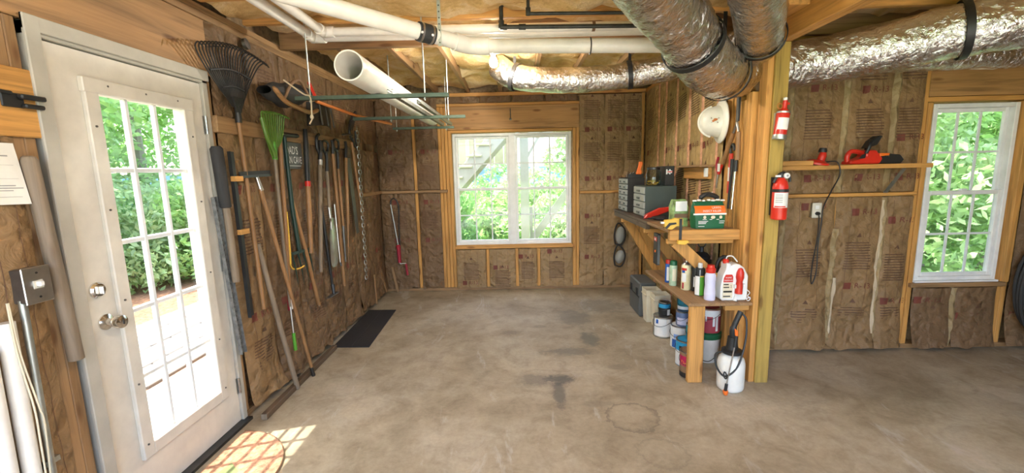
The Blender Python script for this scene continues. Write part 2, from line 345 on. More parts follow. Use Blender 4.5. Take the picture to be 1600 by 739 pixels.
def place(plane, u, z, d):
    if plane == 'L': return (XL+d, u, z)
    if plane == 'B': return (u, YB-d, z)
    if plane == 'S': return (XS-d, u, z)
    if plane == 'R': return (u, YR-d, z)
def bulge(u, z, u0, u1, seed, amp):
    s = (u-u0)/(u1-u0)
    e = max(0.0, math.sin(math.pi*min(1, max(0, s))))**0.5
    n = mnoise.noise(Vector((u*3.1+seed*7.3, z*2.3, seed)))*0.5 + abs(mnoise.noise(Vector((u*7+seed, z*5.5, seed*3.1))))*0.55 + abs(mnoise.noise(Vector((u*15+seed+z*3, z*7-u*4, seed*1.7))))*0.3
    return 0.006 + amp*(0.35+0.65*e)*(0.40+1.7*n)
PRN = {'on': 0}
def batt(parent, plane, u0, u1, z0, z1, seed, mat='kraft', amp=0.024, prints=(), ragged=0.0, sgn=1, slant=0.0, lines=True):
    mb = MB(); nx = max(5, int((u1-u0)/0.035)); nz = max(4, int((z1-z0)/0.05)); rows = []
    for i in range(nz+1):
        z = z0+(z1-z0)*i/nz; r = []
        for j in range(nx+1):
            u = u0+(u1-u0)*j/nx
            ue = u + (0.010*mnoise.noise(Vector((z*4+seed, j//nx, seed))) if j in (0, nx) else 0)
            zz = z + (ragged*mnoise.noise(Vector((u*9, seed, 2))) if i == 0 else 0)
            if j in (0, nx): dd = bulge(u, z, u0, u1, seed, amp)*0.35
            else: dd = bulge(u, z, u0, u1, seed, amp)
            if ragged > 0.035 and z < 0.45: dd += 0.055*(1-z/0.45)**2*(0.5+1.2*abs(mnoise.noise(Vector((u*4, z*3, seed+4)))))
            if i == 0 and ragged: dd += ragged*0.8*abs(mnoise.noise(Vector((u*6, seed, 5))))
            r.append(place(plane, ue, max(zz, 0.012), dd))
        rows.append(r)
    mb.grid(rows)
    ob = mb.build('insulation_batt', mat, parent, True)
    pr = MB(); br = MB()
    def pt(uc, zc, x, y):
        u = uc+sgn*x; z = zc+y+slant*x
        return place(plane, u, z, bulge(u, z, u0, u1, seed, amp)+0.0035)
    def rect(m_, uc, zc, x0, x1, y0, y1, n=6):
        m_.grid([[pt(uc, zc, x0+(x1-x0)*k/n, y) for k in range(n+1)] for y in (y0, (y0+y1)/2, y1)])
    for uc, zc, kind in prints:
        if kind == 'r':
            rect(pr, uc, zc, -0.10, -0.045, -0.028, 0.028, 3)
            V, F = text_geo('R-13'); pr.raw([pt(uc, zc, 0.04+x*0.062, y*0.062) for x, y in V], F)
        else:
            hw = min(0.10, (u1-u0)*0.36)
            for k in range(11):
                rect(br, uc, zc, -hw, hw*(1 if k % 4 else 0.8), -k*0.021, -k*0.021+0.0075, 8)
            tri = [pt(uc, zc+0.05, -0.02, 0), pt(uc, zc+0.05, 0.02, 0), pt(uc, zc+0.05, 0, 0.035)]
            br.raw(tri, [(0, 1, 2)])
    if lines:
        for uc in (u0+0.28*(u1-u0), u0+0.72*(u1-u0)):
            br.grid([[pt(uc, z, sx, 0) for sx in (-0.0012, 0.0012)] for z in np.linspace(z0+0.04, z1-0.03, nz*2)])
    if pr.V: pr.build('red_print', 'print', ob)
    if br.V: br.build('brown_print', 'printbrown', ob)
    return ob
def board(parent, name, b, mat, bev=0.003): return MB().box(*b).build(name, mat, parent, False, bev)

# ---------------- left wall
WL = structure('wall_left', (XL, 3.0, 0)); xs0, xs1 = -1.885, -1.868
for b in ((xs0, xs1, YF, 1.60, 0, 2.74), (xs0, xs1, 2.52, 5.55, 0, 2.74), (xs0, xs1, 1.60, 2.52, 2.11, 2.74)): MB().box(*b).build('sheathing', 'osb', WL)
board(WL, 'bottom_plate', (-1.866, -1.776, 2.52, 5.44, 0, 0.038), 'oldpine_y')
board(WL, 'bottom_plate', (-1.866, -1.776, YF, 1.58, 0, 0.038), 'oldpine_y')
board(WL, 'top_plate', (-1.866, XL, YF, 5.53, 2.42, 2.458), 'oldpine_y'); board(WL, 'top_plate', (-1.866, XL-0.002, YF, 5.53, 2.46, 2.498), 'oldpine_y')
board(WL, 'door_header', (-1.866, -1.772, 1.40, 2.56, 2.11, 2.415), 'header_wood')
for y in (1.545, 2.505, 2.90, 3.30, 3.70, 4.10, 4.50, 4.90, 5.30): board(WL, 'stud', (-1.866, XL-0.001, y, y+0.038, 0.04, 2.415 if y > 2.6 else 2.108), 'oldpine_z')
board(WL, 'stud', (-1.866, XL-0.001, 1.506, 1.544, 0.04, 2.108), 'oldpine_z')
for y in (-0.3, 0.1, 0.5, 0.9, 1.29): board(WL, 'stud', (-1.866, XL-0.001, y, y+0.038, 0.04, 2.415), 'oldpine_z')
ys = [2.545, 2.90, 3.30, 3.70, 4.10, 4.50, 4.90, 5.42]
for i in range(7):
    a, b_ = ys[i]+0.004, ys[i+1]-0.004; c = (a+b_)/2
    batt(WL, 'L', a, b_, 0.05, 1.80, 10+i, 'kraft_brown' if i != 0 else 'kraft', 0.034, [(c, 1.45, 'r'), (c, 0.62, 'r'), (c, 1.25, 'p'), (c, 0.45, 'p')], 0.05)
    batt(WL, 'L', a, b_, 1.885, 2.41, 30+i, 'kraft_brown', 0.018, [(c, 2.25, 'p')])
for y0, y1 in ((1.330, 1.503), (0.94, 1.288), (0.54, 0.898)): batt(WL, 'L', y0, y1, 0.05, 2.40, 50+y0, 'kraft', 0.02, [], 0.03)
rail = MB().box(-1.774, -1.736, 2.51, 4.62, 1.79, 1.885).build('tool_rail', 'oldpine_y', WL, False, 0.003)
board(WL, 'plywood_gusset', (-1.772, -1.757, 1.20, 1.598, 1.685, 1.925), 'pine_y')
board(WL, 'blocking', (-1.774, -1.735, 4.62, 5.42, 1.285, 1.323), 'oldpine_y')

# ---------------- back wall
WB = structure('wall_back', (0, YB, 0)); y0s, y1s = 5.532, 5.55
for b in ((-1.885, -0.83, y0s, y1s, 0, 2.74), (0.675, 1.70, y0s, y1s, 0, 2.74), (-0.83, 0.675, y0s, y1s, 0, 0.585), (-0.83, 0.675, y0s, y1s, 2.015, 2.74)): MB().box(*b).build('sheathing', 'osb', WB)
board(WB, 'bottom_plate', (-1.776, 1.58, YB, 5.53, 0, 0.038), 'oldpine_x')
board(WB, 'top_plate', (-1.776, 1.58, YB-0.002, 5.53, 2.455, 2.498), 'pine_x')
board(WB, 'window_header', (-0.875, 0.765, YB-0.004, 5.53, 2.055, 2.335), 'header_x')
board(WB, 'header_plate', (-1.0, 0.765, YB-0.003, 5.53, 2.338, 2.372), 'pine_x'); board(WB, 'head_trim', (-0.838, 0.68, YB-0.002, 5.53, 2.018, 2.052), 'pine_x')
for x, z1_ in ((-1.325, 2.45), (-1.0, 2.335), (-0.958, 2.335), (-0.915, 2.335), (-0.873, 2.05), (0.685, 2.05), (0.727, 2.335), (1.53, 2.45)):
    board(WB, 'stud', (x, x+0.038, YB-0.001, 5.53, 0.04, z1_), 'pine_z')
for x in (-0.44, -0.06, 0.222): board(WB, 'cripple_stud', (x, x+0.038, YB, 5.53, 0.04, 0.54), 'pine_z')
board(WB, 'sill_plate', (-0.835, 0.685, YB-0.004, 5.53, 0.545, 0.583), 'pine_x')
board(WB, 'ledge', (-1.74, -0.90, YB-0.038, YB-0.003, 1.285, 1.320), 'oldpine_x'); board(WB, 'ledge', (0.77, 1.50, YB-0.038, YB-0.003, 1.235, 1.268), 'pine_x')
for i, (a, b_) in enumerate(((-1.765, -1.328), (-1.283, -1.003))):
    c = (a+b_)/2
    batt(WB, 'B', a, b_, 0.04, 1.278, 60+i, 'kraft_brown', 0.022, [(c+0.03, 1.17, 'r'), (c+0.03, 0.68, 'r'), (c, 1.05, 'p')], 0.03)
    batt(WB, 'B', a, b_, 1.326, 2.44, 65+i, 'kraft_brown', 0.018, [(c+0.02, 1.80, 'r'), (c, 2.15, 'p'), (c, 1.65, 'p')])
    batt(WB, 'B', a, b_, 2.0, 2.449, 68+i, 'kraft_brown', 0.01, [])
for i, (a, b_) in enumerate(((-0.83, -0.445), (-0.398, -0.064), (-0.018, 0.218), (0.264, 0.68))):
    c = (a+b_)/2; batt(WB, 'B', a, b_, 0.035, 0.54, 70+i, 'kraft_back_lit', 0.02, [(c-0.02, (0.1, 0.3, 0.44, 0.5)[i], 'r'), (c, 0.36 if i != 1 else 0.25, 'p')], 0.03)
for i in range(4):
    a = -0.87+i*0.41; batt(WB, 'B', a, a+0.375, 2.376, 2.452, 75+i, 'kraft_brown', 0.01, [], lines=False)
for i, (a, b_) in enumerate(((0.768, 1.074), (1.078, 1.318), (1.322, 1.535))):
    c = (a+b_)/2
    batt(WB, 'B', a, b_, 0.04, 1.23, 80+i, 'kraft_back_lit', 0.022, [(c+0.01, 0.95, 'r'), (c+0.01, 0.42, 'r'), (c, 0.8, 'p')] if i == 0 else [], 0.03, lines=i != 1)
    batt(WB, 'B', a, b_, 1.272, 2.44, 85+i, 'kraft_back_lit', 0.022, [(c+0.01, 2.02, 'r'), (c+0.01, 1.42, 'r'), (c, 1.85, 'p'), (c, 2.36, 'p')])

# ---------------- nook side wall with its short wing wall
WS = structure('wall_nook', (XS, 4.2, 0))
MB().box(1.672, 1.69, 3.40, 5.55, 0, 2.74).build('sheathing', 'osb', WS); MB().box(1.640, 1.648, 2.985, 3.40, 0, 2.02).build('sheathing', 'pine_z', WS)
board(WS, 'bottom_plate', (XS, 1.64, 2.99, 5.44, 0, 0.038), 'oldpine_y'); board(WS, 'top_plate', (XS, 1.67, 3.34, 5.44, 2.45, 2.498), 'pine_y')
for y in (2.992, 3.034, 3.155, 3.20, 3.262): board(WS, 'stud', (XS, 1.638, y, y+0.038, 0.04, 2.02), 'pine_z')
board(WS, 'stud', (XS+0.003, 1.637, 3.078, 3.152, 0.04, 1.98), 'pine_z'); board(WS, 'stud', (XS+0.002, 1.67, 3.305, 3.345, 0.04, 2.448), 'pine_z')
sy = [3.35, 3.47, 3.76, 4.04, 4.36, 4.68, 4.91, 5.43]
for i in range(7):
    a, b_ = sy[i]+0.017, sy[i+1]-0.017; c = (a+b_)/2
    batt(WS, 'S', a, b_, 0.04, 2.445, 90+i, 'kraft_gold_lit', 0.012, [(c, 1.72-0.0*i, 'r'), (c, 2.2, 'p'), (c, 1.5, 'p'), (c, 0.7, 'r')] if b_-a > 0.2 else [], 0.02, -1, 0.12)
for y in sy[1:-1]:
    mb = MB(); mb.grid([[(XS-0.003-0.012*math.sin(math.pi*j/4)*(1+0.6*mnoise.noise(Vector((z*14, y*9, j)))), y+0.026*(j/2-1)*(1+0.5*mnoise.noise(Vector((z*9, y*5, 1)))) + 0.02*mnoise.noise(Vector((z*3, y*3, 4))), z) for j in range(5)] for z in np.linspace(0.05, 2.44, 70)])
    mb.build('insulation_seam', 'pink', WS, True)

# ---------------- right wall (faces the camera, right of the post)
WR = structure('wall_right', (3.2, YR, 0))
for b in ((1.69, 3.18, 3.512, 3.53, 0, 2.74), (3.86, 5.3, 3.512, 3.53, 0, 2.74), (3.18, 3.86, 3.512, 3.53, 0, 0.56), (3.18, 3.86, 3.512, 3.53, 1.975, 2.74)): MB().box(*b).build('sheathing', 'osb', WR)
board(WR, 'bottom_plate', (1.69, XE, YR, 3.51, 0, 0.038), 'oldpine_x'); board(WR, 'top_plate', (1.69, XE, YR, 3.51, 2.45, 2.498), 'pine_x')
board(WR, 'window_header', (3.14, XE, YR-0.003, 3.51, 2.02, 2.285), 'header_x'); board(WR, 'window_header', (3.14, XE, YR-0.001, 3.51, 2.288, 2.445), 'header_x'); board(WR, 'head_trim', (3.13, 4.4, YR-0.002, 3.51, 1.98, 2.016), 'pine_x')
for x, z1_ in ((1.70, 2.445), (2.075, 2.445), (2.49, 2.445), (2.86, 2.445), (3.10, 2.445), (3.146, 1.975), (3.86, 1.975), (3.902, 1.975), (4.3, 1.975), (4.7, 1.975)): board(WR, 'stud', (x, x+0.038, YR-0.001, 3.51, 0.04, z1_), 'pine_z')
board(WR, 'sill_plate', (3.15, 3.90, YR-0.03, 3.51, 0.525, 0.56), 'oldpine_x')
board(WR, 'ledge', (2.05, 3.10, YR-0.042, YR-0.006, 1.272, 1.30), 'pine_x')
RB = [(1.712, 2.082), (2.106, 2.497), (2.521, 2.868), (2.892, 3.096)]
for i, (a, b_) in enumerate(RB):
    c = (a+b_)/2
    batt(WR, 'R', a-0.012, b_+0.010, 0.03, 1.268, 110+i, 'kraft', 0.036, [(c+0.02, (1.16, 1.2, 0.55, 1.08)[i], 'r'), (c, (0.95, 0.85, 0.9, 0.8)[i], 'p'), (c+0.02, (0.55, 0.12, 1.15, 0.42)[i], 'r'), (c, 0.36, 'p')], 0.05)
    batt(WR, 'R', a-0.012, b_+0.010, 1.305, 2.44, 115+i, 'kraft', 0.030, [(c+0.03, (2.12, 2.10, 2.08, 1.72)[i], 'r'), (c, 1.93, 'p'), (c+0.03, 1.42, 'r'), (c, 2.36, 'p')])
for k, (x, z0_, z1_, wd, m_) in enumerate(((2.094, 0.04, 1.265, 0.030, 'kraft_pale'), (2.509, 0.06, 1.02, 0.030, 'kraft_pale'), (2.53, 0.15, 0.62, 0.022, 'rope'), (2.879, 0.10, 1.262, 0.030, 'kraft_pale'), (2.858, 0.15, 1.24, 0.020, 'rope'), (2.094, 1.306, 2.44, 0.034, 'kraft_pale'), (2.509, 1.306, 2.44, 0.034, 'kraft_pale'), (2.879, 1.306, 2.44, 0.036, 'kraft_pale'), (1.725, 0.05, 1.26, 0.03, 'kraft_pale'), (3.505, 0.03, 0.52, 0.028, 'kraft_pale'))):
    mb = MB(); rows = []
    for z in np.linspace(z0_, z1_, int((z1_-z0_)/0.02)+3):
        nz_ = mnoise.noise(Vector((z*5, x*3, 2+k))); ww = wd*(0.75+0.6*abs(mnoise.noise(Vector((z*6, x, 1+k)))))
        rows.append([(x+ww*(j/3-1)+0.014*nz_, YR-0.010-0.034*math.sin(math.pi*j/6)*(0.55+0.8*abs(mnoise.noise(Vector((z*11, x*5, k+j*0.35))))), z) for j in range(7)])
    mb.grid(rows); mb.build('paper_flange', m_, WR, True)
for i, (a, b_) in enumerate(((3.19, 3.50), (3.52, 3.86), (3.95, 4.295), (4.345, 4.695))):
    c = (a+b_)/2; batt(WR, 'R', a, b_, 0.03, 0.52 if i < 2 else 1.97, 120+i, 'kraft_brown', 0.03, [(c-0.05, 0.42 if i == 0 else 0.28, 'r'), (c, 0.3, 'p')], 0.04)
# wood reveal right of the window
board(WR, 'window_reveal', (3.852, 3.90, YR-0.045, 3.51, 0.565, 1.975), 'pine_z')
we = MB().box(XE, XE+0.1, YF, 3.53, 0, 2.74).build('wall_end', 'osb'); we['kind'] = 'structure'

wf = MB().box(2.7, XE+0.1, YF-0.12, YF-0.02, 0, 2.74).build('front_shade_wall', 'osb'); wf['kind'] = 'structure'  # unseen wall added to dim the right side of the room
# ---------------- ceiling
CE = structure('ceiling', (0, 2, ZC))
MB().box(-1.885, XE+0.1, YF, 5.55, 2.74, 2.80).build('subfloor', 'osb', CE)
jy = [2.93-0.406*k for k in range(0, 10)]
for y in jy: board(CE, 'joist', (-1.77, XE, y-0.019, y+0.019, 2.505, 2.735), 'pine_x')
board(CE, 'girder', (-1.77, XE, 3.345, 3.383, 2.47, 2.735), 'oldpine_x'); board(CE, 'girder', (-1.77, 1.57, 3.385, 3.418, 2.475, 2.735), 'oldpine_x')
jx = [-1.4, -1.0, -0.6, -0.2, 0.2, 0.6, 1.0, 1.4]
for x in jx: board(CE, 'joist', (x-0.019, x+0.019, 3.42, 5.53, 2.505, 2.735), 'oldpine_y')
def ceil_batt(x0, x1, y0, y1, seed, z=2.58, amp=0.06):
    nx = max(5, int((x1-x0)/0.07)); ny = max(5, int((y1-y0)/0.07)); rows = []
    for i in range(ny+1):
        y = y0+(y1-y0)*i/ny; r = []
        for j in range(nx+1):
            x = x0+(x1-x0)*j/nx; n = mnoise.noise(Vector((x*2.6+seed, y*2.6, seed)))+0.6*mnoise.noise(Vector((x*6+seed, y*6, 3)))+0.35*mnoise.noise(Vector((x*14, y*14, seed)))
            r.append((x, y, z - amp*n))
        rows.append(r)
    MB().grid(rows).build('insulation_batt', 'fibre', CE, True)
yy = [3.345]+jy
for i in range(len(yy)-1):
    y1_, y0_ = yy[i]-0.021, yy[i+1]+0.021
    if y1_ < 0.8: 
        ceil_batt(-1.76, XE-0.02, y0_, y1_, i, 2.62); continue
    for k, (a, b_) in enumerate(((-1.76, 0.9), (0.9, 2.2), (2.2, XE-0.02))): ceil_batt(a, b_, y0_, y1_, i*3+k, 2.525 if i else 2.60, 0.055)
xx = [-1.77]+jx+[1.575]
for i in range(len(xx)-1): ceil_batt(xx[i]+0.021, xx[i+1]-0.021, 3.425, 5.43, 50+i, 2.575, 0.07)

# ---------------- glazed door (door_1)
D = structure('door_1', (XL, 2.057, 0), 'white door with a tall fifteen pane window')
Y0, Y1, ZB, ZT = 1.654, 2.460, 0.02, 2.05
gy0, gy1, gz0, gz1 = 1.835, 2.303, 0.29, 1.89
mb = MB(); dx0, dx1 = -1.822, -1.778
mb.box(dx0, dx1, Y0, gy0, ZB, ZT).box(dx0, dx1, gy1, Y1, ZB, ZT).box(dx0, dx1, gy0, gy1, ZB, gz0).box(dx0, dx1, gy0, gy1, gz1, ZT)
slab = mb.build('door_slab', 'white_paint', D)
mb = MB(); g = 0.058; tx0, tx1 = -1.779, -1.758
mb.box(tx0, tx1, gy0-g, gy0+0.004, gz0-g, gz1+g).box(tx0, tx1, gy1-0.004, gy1+g, gz0-g, gz1+g*0.0).box(tx0, tx1, gy0, gy1, gz0-g, gz0+0.004)
mb.box(tx0, tx1+0.003, gy0-g-0.006, gy1+g+0.006, gz1-0.004, gz1+g)
lite = mb.build('glazing_frame', 'white_paint', D, False, 0.004)
for y, z in [(gy0-g*0.55, z) for z in (0.3, 0.6, 1.0, 1.4, 1.75)] + [(gy1+g*0.55, z) for z in (0.3, 0.6, 1.0, 1.4, 1.75)] + [(y, gz1+g*0.6) for y in (1.88, 2.07, 2.26)]:
    MB().lathe((tx1, y, z), (1, 0, 0), [(0.0045, -0.002), (0.0045, 0.0045), (0.0, 0.0055)], 8).build('screw', 'rustysteel', lite)
pw, ph = (gy1-gy0)/3, (gz1-gz0)/5
for k in (1, 2): MB().box(-1.808, -1.786, gy0+pw*k-0.011, gy0+pw*k+0.011, gz0, gz1).build('muntin', 'muntin', D, False, 0.004)
for k in (1, 2, 3, 4): MB().box(-1.806, -1.788, gy0, gy1, gz0+ph*k-0.011, gz0+ph*k+0.011).build('muntin', 'muntin', D, False, 0.004)
for i in range(3):
    for k in range(5): MB().box(-1.7985, -1.7955, gy0+pw*i+0.010, gy0+pw*(i+1)-0.010, gz0+ph*k+0.010, gz0+ph*(k+1)-0.010).build('pane', 'glass', D)
mb = MB(); mb.box(-1.866, -1.762, 1.600, 1.650, 0, 2.105).box(-1.866, -1.762, 2.463, 2.502, 0, 2.105).box(-1.866, -1.762, 1.600, 2.502, 2.055, 2.105)
mb.box(-1.762, -1.748, 1.585, 1.640, 0, 2.125).box(-1.762, -1.750, 1.585, 2.505, 2.068, 2.125); mb.build('jamb', 'jambpaint', D, False, 0.003)
MB().box(-1.885, -1.73, 1.60, 2.50, 0, 0.018).build('threshold', 'darksteel', D)
kn = MB().lathe((-1.778, 1.722, 0.928), (1, 0, 0), [(0.034, 0), (0.034, 0.006), (0.016, 0.012), (0.013, 0.034), (0.024, 0.044), (0.030, 0.060), (0.027, 0.074), (0.015, 0.079), (0.0, 0.079)], 24).build('door_knob', 'chrome', D, True)
MB().box(-1.700, -1.697, 1.7195, 1.7245, 0.918, 0.938).build('keyhole', 'darksteel', kn)
db = MB().lathe((-1.778, 1.706, 1.073), (1, 0, 0), [(0.033, 0), (0.033, 0.008), (0.026, 0.016), (0.0, 0.017)], 24).build('deadbolt', 'chrome', D, True)
MB().box(-1.762, -1.743, 1.700, 1.712, 1.055, 1.091).build('thumb_turn', 'steel', db, False, 0.003)
for z in (1.825, 1.025, 0.245):
    mb = MB().box(-1.777, -1.7735, 2.450, 2.463, z-0.05, z+0.05)
    for k in range(5): mb.lathe((-1.764, 2.463, z-0.05+k*0.0202), (0, 0, 1), [(0.007, 0), (0.007, 0.0185)], 8)
    mb.build('hinge', 'steel', D)

# ---------------- double-hung windows
def hung(parent, x0, x1, z0, z1, y, cols=3):
    f = 0.032; mb = MB()
    mb.box(x0, x0+f, y, y+0.075, z0, z1).box(x1-f, x1, y, y+0.075, z0, z1).box(x0+f, x1-f, y, y+0.075, z0, z0+f).box(x0+f, x1-f, y, y+0.075, z1-f, z1)
    mb.build('window_frame', 'white_vinyl', parent, False, 0.003)
    zm = (z0+z1)/2+0.01
    for (a, b_, yy_) in ((z0+f, zm+0.018, y+0.012), (zm-0.018, z1-f, y+0.042)):
        s = 0.030; xa, xb = x0+f+0.001, x1-f-0.001
        mb = MB(); mb.box(xa, xa+s, yy_, yy_+0.026, a, b_).box(xb-s, xb, yy_, yy_+0.026, a, b_).box(xa+s, xb-s, yy_, yy_+0.026, a, a+s).box(xa+s, xb-s, yy_, yy_+0.026, b_-s, b_)
        sash = mb.build('sash', 'white_vinyl', parent, False, 0.003)
        pa, pb, qa, qb = xa+s, xb-s, a+s, b_-s; cw = (pb-pa)/cols; zh = (qa+qb)/2
        for k in range(1, cols): MB().box(pa+cw*k-0.008, pa+cw*k+0.008, yy_+0.008, yy_+0.019, qa, qb).build('muntin', 'muntin', sash)
        MB().box(pa, pb, yy_+0.009, yy_+0.018, zh-0.008, zh+0.008).build('muntin', 'muntin', sash)
        for k in range(cols):
            for (za, zb_) in ((qa, zh-0.008), (zh+0.008, qb)): MB().box(pa+cw*k+0.007, pa+cw*(k+1)-0.007, yy_+0.012, yy_+0.015, za, zb_).build('pane', 'glass', sash)
        if yy_ < y+0.02:
            MB().box((xa+xb)/2-0.025, (xa+xb)/2+0.025, yy_+0.004, yy_+0.03, b_, b_+0.014).build('sash_lock', 'white_vinyl', sash, False, 0.003)
W1 = structure('window_1', (-0.08, YB, 0.585), 'white twin double hung window in the back wall')
hung(W1, -0.820, -0.086, 0.600, 2.005, 5.445); hung(W1, -0.070, 0.664, 0.600, 2.005, 5.445)
MB().box(-0.090, -0.066, 5.440, 5.52, 0.600, 2.005).build('mullion', 'white_vinyl', W1)
MB().box(-0.825, 0.669, 5.43, 5.53, 0.585, 0.601).build('window_sill', 'pine_x', W1)
W2 = structure('window_2', (3.52, YR, 0.56), 'white double hung window in the right wall')
hung(W2, 3.200, 3.848, 0.575, 1.965, 3.428)
MB().box(3.19, 3.85, 3.405, 3.51, 0.562, 0.576).build('window_sill', 'white_vinyl', W2)
# ================================================================== POST, BEAM, OVERHEAD SERVICES
t = thing('support_post', 'square timber post standing beside the end of the storage shelf', 'post', (1.695, 2.93, 0))
MB().box(1.650, 1.741, 2.870, 2.960, 0, 2.30).build('treated_timber', 'treated', t, False, 0.004)
MB().box(1.612, 1.649, 2.885, 2.975, 0, 2.30).build('side_stud', 'pine_z', t, False, 0.003)
MB().box(1.652, 1.738, 2.962, 2.982, 0, 2.30).build('back_stud', 'pine_z', t, False, 0.003)
t = thing('ceiling_beam', 'doubled lumber beam carried by the timber post', 'beam', (1.67, 0.9, 2.30))
MB().box(1.668, 1.706, -0.85, 2.99, 2.302, 2.500).build('beam_board', 'pine_y', t, False, 0.004)
MB().box(1.708, 1.746, -0.85, 2.98, 2.302, 2.500).build('beam_board', 'pine_y', t, False, 0.004)
MB().box(1.560, 1.666, 2.83, 3.02, 2.302, 2.420).build('bearing_block', 'pine_x', t, False, 0.004)
MB().box(1.545, 1.666, 2.60, 3.02, 2.422, 2.500).build('bearing_block', 'pine_y', t, False, 0.004)

def duct(name, pts, r, label, seed, straps=(), k=26, rib=0.012, group=None, flat=None):
    t = thing(name, label, 'duct', pts[0], group)
    P = spline(pts, k); n = 48; mb = MB(); mb.tube(P, r, n, False)
    L = len(P); out = []
    for i in range(L):
        for j in range(n):
            v = Vector(mb.V[i*n+j]); d = (v-P[i])
            wq = 1.5*mnoise.noise(Vector((i*0.12, j*0.3, seed+3))); a = mnoise.noise(v*9+Vector((seed, 0, 0)))*0.018 + (1-abs(mnoise.noise(Vector((i*0.42+wq, j*0.16+wq*0.5, seed))))*2.2)**3*rib*0.55 + (1-abs(mnoise.noise(Vector((i*0.8-j*0.3+wq, j*0.34, seed+9))))*2.0)**3*rib*0.4
            out.append(tuple(P[i]+d*(1+a/r*0.55)))
    mb.V = out
    mb.build('foil_jacket', 'foil', t, True)
    for s in straps:
        i = min(L-2, max(1, int(s*(L-1)))); c = P[i]; tg = (P[i+1]-P[i-1]).normalized()
        m2 = MB().lathe(c-tg*0.02, tg, [(r*1.05+0.004, 0), (r*1.05+0.009, 0.002), (r*1.05+0.009, 0.038), (r*1.05+0.004, 0.04)], 36)
        m2.F = [f for f in m2.F if len(f) == 4]; m2.MI = m2.MI[:len(m2.F)]
        if c.z+r < 2.50: m2.box(c.x-0.012, c.x+0.012, c.y-0.002, c.y+0.002, c.z+r, 2.52)
        m2.build('hanger_strap', 'black', t, True)
    return t
duct('flexible_duct', [(0.30, 1.55, 2.36), (0.58, 2.02, 2.345), (0.86, 2.38, 2.27), (1.06, 2.60, 2.165), (1.24, 2.80, 2.12), (1.44, 3.02, 2.14), (1.72, 3.17, 2.19), (2.1, 3.13, 2.235), (2.45, 2.94, 2.275), (2.78, 2.72, 2.315), (3.3, 2.55, 2.33), (4.0, 2.45, 2.33)], 0.155, 'large crumpled silver flex duct bending behind the timber post', 1, (0.235, 0.415, 0.80))
duct('flexible_duct', [(0.78, 1.55, 2.37), (1.05, 2.02, 2.36), (1.26, 2.38, 2.335), (1.40, 2.62, 2.32), (1.52, 2.86, 2.29), (1.50, 3.2, 2.33), (1.3, 3.6, 2.38)], 0.125, 'silver flex duct with black strap beside the beam left of the post', 2, (0.60,))
duct('flexible_duct', [(-0.16, 4.02, 2.46), (-0.06, 3.93, 2.37), (0.10, 3.90, 2.325), (0.55, 3.9, 2.305), (1.0, 3.88, 2.335), (1.32, 3.75, 2.37), (1.40, 3.5, 2.38)], 0.105, 'thin silver flex duct hanging under the ceiling above the back window', 3, (0.24, 0.66), 20, 0.008)
duct('flexible_duct', [(2.15, 3.27, 2.26), (2.6, 3.265, 2.265), (3.2, 3.26, 2.275), (3.9, 3.25, 2.28), (4.6, 3.2, 2.28)], 0.095, 'dark silver flex duct running low above the right hand window', 4, (), 20, 0.006)

def pipe(name, segs, r, mat, label, cat, fittings=(), group=None):
    t = thing(name, label, cat, segs[0][0], group)
    for s in segs: MB().tube(s, r, 18).build('pipe_length', mat, t, True)
    for nm, a, b_, rr, m_ in fittings:
        MB().tube([a, Vector(a).lerp(Vector(b_), .02), Vector(a).lerp(Vector(b_), .98), b_], [rr*0.97, rr, rr, rr*0.97], 20).build(nm, m_, t, True)
    return t
a = Vector((-0.325, 2.768, 2.309)); d45 = Vector((-1.02, 2.23, 2.38))
dd = (d45-a).normalized(); far = a+dd*2.4
c0, c1 = a+dd*0.20, a+dd*0.30
t = pipe('drain_pipe', [[(-0.20, 2.80, 2.302), (1.15, 2.80, 2.272)], [a+dd*0.03, far]], 0.044, 'white_pipe', 'thick white drain pipe with black rubber coupling crossing the ceiling', 'pipe',
     [('rubber_coupling', c0, c1, 0.053, 'rubber'), ('elbow_fitting', (-0.245, 2.80, 2.303), (-0.165, 2.80, 2.301), 0.053, 'white_pipe'), ('elbow_fitting', a+dd*0.0, a+dd*0.06, 0.053, 'white_pipe')])
MB().tube(spline([a+dd*0.03, a, Vector((-0.285, 2.795, 2.305)), Vector((-0.235, 2.80, 2.303))], 5), 0.050, 18).build('elbow_bend', 'white_pipe', t, True)
for q in (c0+dd*0.018, c1-dd*0.018):
    m2 = MB().tube([q-dd*0.006, q+dd*0.006], 0.0555, 20); m2.lathe(q+Vector((0.02, -0.05, -0.02)), (0.3, -1, 0), [(0.007, 0), (0.007, 0.012)], 8); m2.build('hose_clamp', 'steel', t, True)
def hang(parent, x, y, zt, zb, r):
    mb = MB().box(x-0.010, x+0.010, y-r-0.006, y-r-0.004, zb, zt)
    mb2 = MB()
    for k in range(int((zt-zb)/0.034)): mb2.lathe((x, y-r-0.0062, zb+0.02+k*0.034), (0, -1, 0), [(0.0045, 0), (0.0045, 0.0006)], 8)
    o = mb.build('hanger_strap', 'galv', parent); mb2.build('strap_hole', 'darksteel', o, kind='stuff')
q = a+dd*0.15; hang(t, q.x, q.y, 2.60, 2.26, 0.044)
q = Vector((0.46, 2.80, 2.285)); MB().tube([(0.46, 2.80+0.0475*math.sin(x), 2.285+0.0475*math.cos(x)) for x in np.linspace(0, 6.283, 20)[:-1]], 0.004, 6, closed=True).build('hanger_strap', 'darksteel', t, True)
